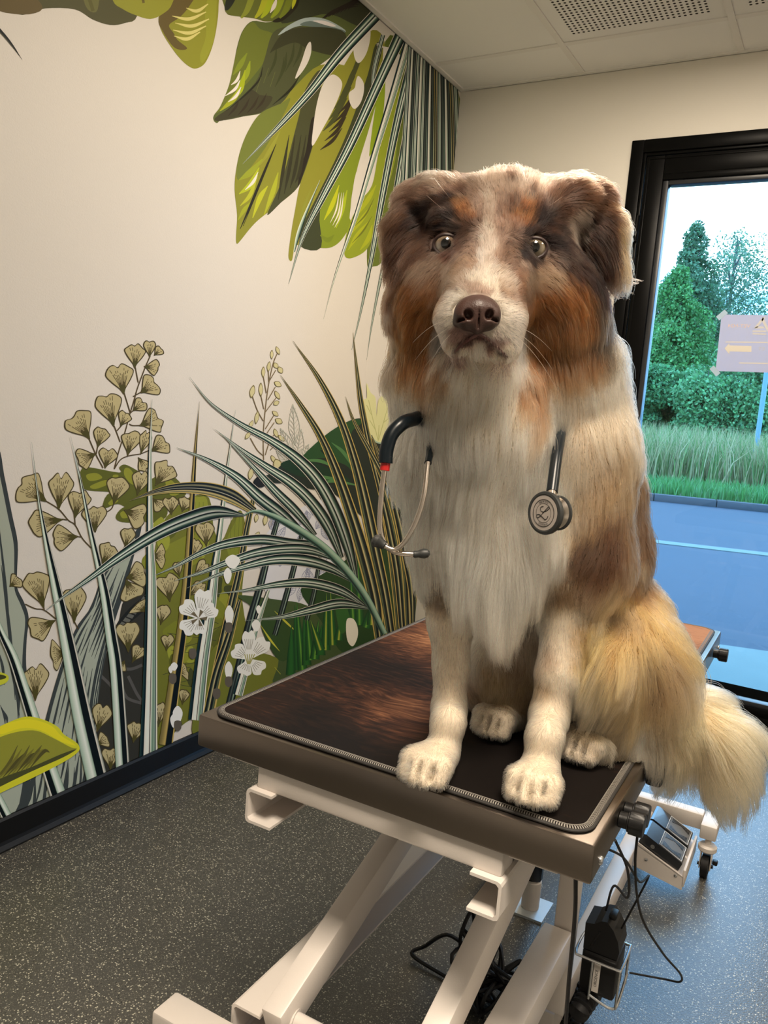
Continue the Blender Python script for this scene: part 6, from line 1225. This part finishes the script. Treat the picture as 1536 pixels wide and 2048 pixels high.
def make_hair(name, P, col, rad, tip, m_, parent):
    n, k = P.shape[:2]; cu = bpy.data.hair_curves.new(name); cu.add_curves([k] * n)
    cu.attributes['position'].data.foreach_set('vector', (P - dog_o).astype(np.float32).ravel())
    ra = cu.attributes.get('radius') or cu.attributes.new('radius', 'FLOAT', 'POINT')
    tt = np.linspace(0, 1, k); ra.data.foreach_set('value', (np.asarray(rad).reshape(-1, 1) * (1 - (1 - tip) * tt[None] ** 1.6) * np.ones((n, 1))).astype(np.float32).ravel())
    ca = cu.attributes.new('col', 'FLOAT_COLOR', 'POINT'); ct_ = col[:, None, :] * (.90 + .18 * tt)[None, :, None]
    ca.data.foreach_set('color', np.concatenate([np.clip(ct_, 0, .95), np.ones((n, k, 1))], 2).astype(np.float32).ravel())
    cu.materials.append(m_); o = bpy.data.objects.new(name, cu); COL.objects.link(o); o.parent = parent; return o
M_hair = bpy.data.materials.new('dog hair'); M_hair.use_nodes = True; t = M_hair.node_tree; t.nodes.clear()
_o = t.nodes.new('ShaderNodeOutputMaterial'); _h = t.nodes.new('ShaderNodeBsdfHairPrincipled'); _a = t.nodes.new('ShaderNodeAttribute'); _a.attribute_name = 'col'
_h.parametrization = 'COLOR'; t.links.new(_a.outputs['Color'], _h.inputs['Color']); _h.inputs['Roughness'].default_value = .38; _h.inputs['Radial Roughness'].default_value = .45; _h.inputs['Coat'].default_value = 0.0; _h.inputs['IOR'].default_value = 1.28
t.links.new(_h.outputs[0], _o.inputs[0])
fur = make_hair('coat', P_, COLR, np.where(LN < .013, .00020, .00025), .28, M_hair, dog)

# whiskers and the long brow hairs
wp = []
for (px, py, dx, dy, L) in ((895, 640, -1, .25, 70), (900, 655, -1, .5, 75), (905, 665, -.9, .8, 60), (1018, 650, 1, .2, 85), (1022, 660, 1, .5, 90), (1015, 672, .9, .8, 90), (1025, 668, 1, .75, 110), (1008, 684, .6, 1, 80), (905, 402, -.75, -.7, 58), (888, 420, -.9, -.55, 46), (1098, 412, .9, -.5, 30)):
    q = surf(px, py)
    if q is None: continue
    v = AX * dx + AY * dy - AZ * .35; v /= np.linalg.norm(v); Lm = L * .00058; sag = np.array([0, 0, -1]) * Lm * (.45 if py > 500 else -.05)
    wp.append([q + v * Lm * s_ + sag * s_ ** 2 for s_ in np.linspace(0, 1, 8)])
make_hair('whiskers', np.array(wp), np.tile(np.array([.85, .75, .6]), (len(wp), 1)), .00028, .2, M_hair, dog)

# ---- eyes, lids, nose
M_eye = []
def eye_mat(name, iris_top, iris_low):
    m, t, b = new_mat(name); tc = t.nodes.new('ShaderNodeTexCoord'); sx = t.nodes.new('ShaderNodeSeparateXYZ'); t.links.new(tc.outputs['Object'], sx.inputs[0])
    ln = t.nodes.new('ShaderNodeVectorMath'); ln.operation = 'LENGTH'; cb = t.nodes.new('ShaderNodeCombineXYZ'); t.links.new(sx.outputs[0], cb.inputs[0]); t.links.new(sx.outputs[1], cb.inputs[1]); t.links.new(cb.outputs[0], ln.inputs[0])
    nz = t.nodes.new('ShaderNodeTexNoise'); nz.inputs['Scale'].default_value = 700; t.links.new(tc.outputs['Object'], nz.inputs['Vector'])
    yr = t.nodes.new('ShaderNodeMapRange'); yr.inputs[1].default_value = -.004; yr.inputs[2].default_value = .003; t.links.new(sx.outputs[1], yr.inputs[0])
    ir = t.nodes.new('ShaderNodeMix'); ir.data_type = 'RGBA'; ir.inputs[6].default_value = (*iris_low, 1); ir.inputs[7].default_value = (*iris_top, 1); t.links.new(yr.outputs[0], ir.inputs[0])
    rp = t.nodes.new('ShaderNodeValToRGB'); e = rp.color_ramp.elements; e[0].position = 0; e[0].color = (0, 0, 0, 1); e[1].position = 1; e[1].color = (0, 0, 0, 1)
    mr = t.nodes.new('ShaderNodeMapRange'); mr.inputs[2].default_value = .0166; t.links.new(ln.outputs['Value'], mr.inputs[0])
    for p_, c_ in ((.34, (0, 0, 0)), (.40, (.55, .55, .55)), (.62, (1, 1, 1)), (.76, (.6, .55, .5)), (.84, (.025, .015, .012))): q = e.new(p_); q.color = (*c_, 1)
    t.links.new(mr.outputs[0], rp.inputs[0]); mu = t.nodes.new('ShaderNodeMix'); mu.data_type = 'RGBA'; mu.blend_type = 'MULTIPLY'; mu.inputs[0].default_value = 1; t.links.new(rp.outputs[0], mu.inputs[6]); t.links.new(ir.outputs[2], mu.inputs[7])
    m2 = t.nodes.new('ShaderNodeMix'); m2.data_type = 'RGBA'; m2.blend_type = 'MULTIPLY'; m2.inputs[0].default_value = .35; t.links.new(mu.outputs[2], m2.inputs[6]); t.links.new(nz.outputs['Fac'], m2.inputs[7])
    t.links.new(m2.outputs[2], b.inputs['Base Color']); b.inputs['Roughness'].default_value = .12; b.inputs['Coat Weight'].default_value = 1; b.inputs['Coat Roughness'].default_value = .02; return m
M_lid = mat('dark liver pigmented skin', (.030, .013, .011), .5, bump=(900, .1)); M_duct = mat('pink inner eye corner', (.36, .15, .13), .4)
for i, (c, it, il) in enumerate(zip(EYES, ((.30, .22, .15), (.20, .155, .095)), ((.50, .46, .40), (.30, .24, .16)))):
    look = EYE + np.array([0, 0, .10]) - c; look /= np.linalg.norm(look); z = Vector(look); x = Vector(AX); x = (x - z * x.dot(z)).normalized(); y = z.cross(x)
    Mx = Matrix(((x[0], y[0], z[0], 0), (x[1], y[1], z[1], 0), (x[2], y[2], z[2], 0), (0, 0, 0, 1)))
    m = MB(); R_ = .0158; prof = [(max(.0001, R_ * math.sin(a)), R_ * math.cos(a) + .0011 * math.exp(-(a / .55) ** 2)) for a in np.linspace(.01, PI - .01, 24)]; m.lathe(prof, 32)
    o = m.build('eye', eye_mat('eye', it, il), dog); o.matrix_local = Matrix.Translation(Vector(c - dog_o)) @ Mx
    o['label'] = ('pale eye with a whitish lower iris', 'amber grey eye')[i]
    # almond rim of dark lid, following the ball
    inner = 1 if i == 0 else -1
    rim = []
    for a in np.linspace(0, 2 * PI, 40, endpoint=False):
        ex_, ey_ = .0142 * math.cos(a), (.0104 if math.sin(a) > 0 else .0122) * math.sin(a) * (1 - .25 * (math.cos(a) * inner > .6) * abs(math.cos(a)))
        if math.cos(a) * inner > 0: ex_ *= 1 + .22 * max(0, math.cos(a) * inner) ** 4; ey_ -= .0016 * max(0, math.cos(a) * inner) ** 3
        zz = math.sqrt(max(0, (R_ + .0004) ** 2 - min(ex_ ** 2 + ey_ ** 2, R_ ** 2 * .97))); rim.append(np.array(c - dog_o) + np.array(x) * ex_ + np.array(y) * ey_ + np.array(z) * zz)
    MB().tube([tuple(p) for p in rim], .0022, 8, closed=True).build('eyelid', M_lid, dog)
    dp = np.array(c - dog_o) + np.array(x) * .0140 * inner - np.array(y) * .0022 + np.array(z) * .0074
    m = MB(); m.lathe([(.0002, -.0026), (.0020, -.0014), (.0026, 0), (.0020, .0014), (.0002, .0026)], 10, Matrix.Translation(Vector(dp)) @ Mx); m.build('tear_duct', M_duct, dog)
NF = Field(NOSEC - .045, NOSEC + .045, .0011)
nl = lambda x_, y_, z_: NOSEC + AX * x_ + AY * y_ - AZ * z_        # right, down, towards the viewer, in metres
NF.ell(nl(0, -.005, .000), (.0235, .0165, .017), .006); NF.ell(nl(-.010, .003, .004), (.0135, .0155, .013), .006); NF.ell(nl(.010, .003, .004), (.0135, .0155, .013), .006)
NF.cap(nl(0, -.004, .010), nl(0, .016, .006), .0085, .0065, .006); NF.cap(nl(-.019, .006, -.006), nl(-.016, .000, .004), .007, .008, .005); NF.cap(nl(.019, .006, -.006), nl(.016, .000, .004), .007, .008, .005)
for s_ in (-1, 1):
    NF.cut(nl(.0112 * s_, .0035, .017), (.0046, .0058, .010), .0025, np.stack([AX * math.cos(.5 * s_) + AY * math.sin(.5 * s_), -AX * math.sin(.5 * s_) + AY * math.cos(.5 * s_), AZ], 1))
    NF.cut(nl(.0185 * s_, .0080, .012), (.0050, .0018, .010), .002)
NF.cut(nl(0, .012, .020), (.0008, .013, .010), .0018)
NV, NQ = NF.mesh()
me = bpy.data.meshes.new('nose'); me.from_pydata((NV - dog_o).tolist(), [], NQ.tolist()); me.polygons.foreach_set('use_smooth', np.ones(len(NQ), bool)); me.update()
M_nose = mat('liver brown nose leather', (.045, .020, .015), .44, noise=(160, .15), bump=(620, .25)); me.materials.append(M_nose)
nose = bpy.data.objects.new('nose', me); COL.objects.link(nose); nose.parent = dog

# dark line of the lips, an inverted V under the nose
M_lip = mat('dark pink lip', (.13, .055, .048), .5, bump=(700, .1))
lp = []
for px, py in ((899, 712), (908, 706), (922, 692), (938, 680), (950, 673), (957, 669), (965, 673), (978, 682), (992, 694), (1006, 708), (1016, 717)):
    q = surf(px, py)
    if q is not None: lp.append(tuple(q - AZ * .0032 - dog_o))
pts = bez(lp, 5); n_ = len(pts); MB().tube(pts, [.0006 + .0014 * math.sin(PI * i / (n_ - 1)) ** .7 for i in range(n_)], 8).build('lip_line', M_lip, dog)

# ================================================================== stethoscope round the dog's neck
M_tubing = mat('dark navy rubber tubing', (0.003, 0.007, 0.011), .3, spec=.35)
M_red = mat('red collar', (0.42, 0.012, 0.012), .35)
M_satin = mat('satin stainless tube', (0.62, 0.56, 0.50), .24, metal=1.0)
M_face = mat('grey diaphragm', (0.36, 0.32, 0.29), .45); M_dk = mat('dark grey soft rim', (0.022, 0.024, 0.024), .5)
M_logo = mat('black logo print', (0.010, 0.010, 0.010), .5)
st_c = Pd(1012, 775, 1.16)
steth = empty('stethoscope', tuple(st_c)); tag(steth, 'stethoscope with dark tubing hung round the dog\'s neck, steel chestpiece on its chest', 'stethoscope')
L_ = lambda *p: tuple(Pd(*p) - st_c)
def spart(mb, name, m, lab=None):
    o = mb.build(name, m, steth)
    if lab: o['label'] = lab
    return o
pts = bez([L_(771, 926, .968), L_(773, 900, .968), L_(784, 868, .970), L_(806, 846, .977), L_(826, 839, .999), L_(840, 834, 1.022), L_(854, 826, 1.05), L_(868, 800, 1.10), L_(892, 770, 1.20), L_(1010, 752, 1.255), L_(1130, 748, 1.265), L_(1190, 780, 1.18), L_(1160, 812, 1.11), L_(1132, 838, 1.06), L_(1122, 862, 1.026), L_(1117, 890, 1.006), L_(1112, 922, .991), L_(1104, 984, .972)], 8)
n_ = len(pts); spart(MB().tube(pts, [.0088 if i < n_ * .4 else .0072 for i in range(n_)], 14), 'tubing', M_tubing)
spart(MB().tube(bez([L_(842, 838, 1.005), L_(858, 868, 1.005), L_(860, 898, .992), L_(856, 926, .970)], 8), .0046, 10), 'branch_tubing', M_tubing)
a_, b2 = np.array(L_(771, 926, .968)), np.array(L_(769, 941, .968))
spart(MB().tube([tuple(a_), tuple(b2)], .0060, 14), 'red_collar', M_red)
spart(MB().tube(bez([L_(769, 940, .968), L_(763, 990, .966), L_(760, 1050, .966), L_(768, 1084, .966), L_(790, 1104, .966), L_(832, 1109, .966)], 10), .0034, 12), 'ear_tube', M_satin)
spart(MB().tube(bez([L_(856, 924, .970), L_(848, 990, .960), L_(833, 1040, .956), L_(812, 1080, .956), L_(790, 1099, .957), L_(764, 1090, .958)], 10), .0031, 12), 'ear_tube', M_satin)
def tip(p, q, r):
    p, q = Vector(p), Vector(q); d = (q - p); ln = d.length; z = d.normalized(); x = z.orthogonal().normalized(); y = z.cross(x)
    M = Matrix(((x[0], y[0], z[0], p[0]), (x[1], y[1], z[1], p[1]), (x[2], y[2], z[2], p[2]), (0, 0, 0, 1)))
    m = MB(); m.lathe([(r * .55, 0), (r * .75, ln * .08), (r * .72, ln * .28), (r * .9, ln * .45), (r * 1.05, ln * .65), (r * .85, ln * .88), (r * .3, ln)], 18, M); spart(m, 'ear_tip', M_dk)
tip(L_(826, 1109, .966), L_(860, 1106, .966), .0058); tip(L_(770, 1092, .958), L_(745, 1076, .958), .0080)
# chestpiece: steel body, diaphragm with dark rim turned left, bell turned right
cen_ = np.array(L_(1090, 1026, .955)); ang_ = math.radians(53)
nz_ = -AZ * math.cos(ang_) - AX * math.sin(ang_); uy = -AY * .995 + AX * .09; uy = uy - nz_ * (uy @ nz_); uy /= np.linalg.norm(uy); ux = np.cross(uy, nz_)
Mc = Matrix(((ux[0], uy[0], nz_[0], cen_[0]), (ux[1], uy[1], nz_[1], cen_[1]), (ux[2], uy[2], nz_[2], cen_[2]), (0, 0, 0, 1)))
cp = empty('chestpiece'); cp.parent = steth; cp.matrix_local = Mc
R_ = .0262
MB().lathe([(R_ * .80, .0022), (R_ * .86, .0030), (R_ * .97, .0022), (R_, 0), (R_ * .98, -.0035), (R_ * .84, -.0045)], 48).build('diaphragm_rim', M_dk, cp)
face = MB().lathe([(R_ * .001, .0026), (R_ * .5, .0026), (R_ * .80, .0025), (R_ * .815, -.002)], 48).build('diaphragm', M_face, cp)
MB().lathe([(R_ * .80, -.0040), (R_ * .72, -.0060), (.0110, -.0080), (.0100, -.0120), (.0110, -.0150), (.0165, -.0190), (.0195, -.0215), (.0195, -.0235), (.012, -.0225)], 40).build('chestpiece_body', M_satin, cp)
MB().lathe([(.0190, -.0210), (.0212, -.0222), (.0212, -.0245), (.0188, -.0252)], 40).build('bell_rim', M_dk, cp)
lg = MB()
ringp = lambda r, n=40: [(r * math.cos(2 * PI * k / n), r * math.sin(2 * PI * k / n), .0027) for k in range(n)]
lg.tube(ringp(R_ * .62), .00038, 6, closed=True); lg.tube(ringp(R_ * .44), .0002, 6, closed=True)
cv = [(580, 680), (525, 700), (515, 770), (560, 825), (640, 800), (712, 725), (702, 680), (640, 760), (560, 880), (520, 940), (470, 985), (430, 970), (440, 910), (490, 900), (560, 960), (620, 1020), (665, 1000), (690, 930)]
lg.tube([((x - 585) / 530 / .62 * R_ * .86, -(y - 855) / 530 * R_ * .92, .0027) for x, y in bez(cv, 5)], .00046, 6)
for k in range(9):
    for s0 in (62, 242):
        a = math.radians(s0 + k * 7); r0, r1 = R_ * .485, R_ * .565; lg.tube([(r0 * math.cos(a), r0 * math.sin(a), .0027), (r1 * math.cos(a + .03), r1 * math.sin(a + .03), .0027)], .00026, 5)
lg.build('engraved_logo', M_logo, cp)
t0 = Vector(L_(1104, 982, .972)); t1 = Mc @ Vector((.0, .012, -.011)); spart(MB().tube([tuple(t0), tuple(t0 * .6 + t1 * .4), tuple(t1)], [.0058, .0056, .0050], 14), 'stem', M_satin)
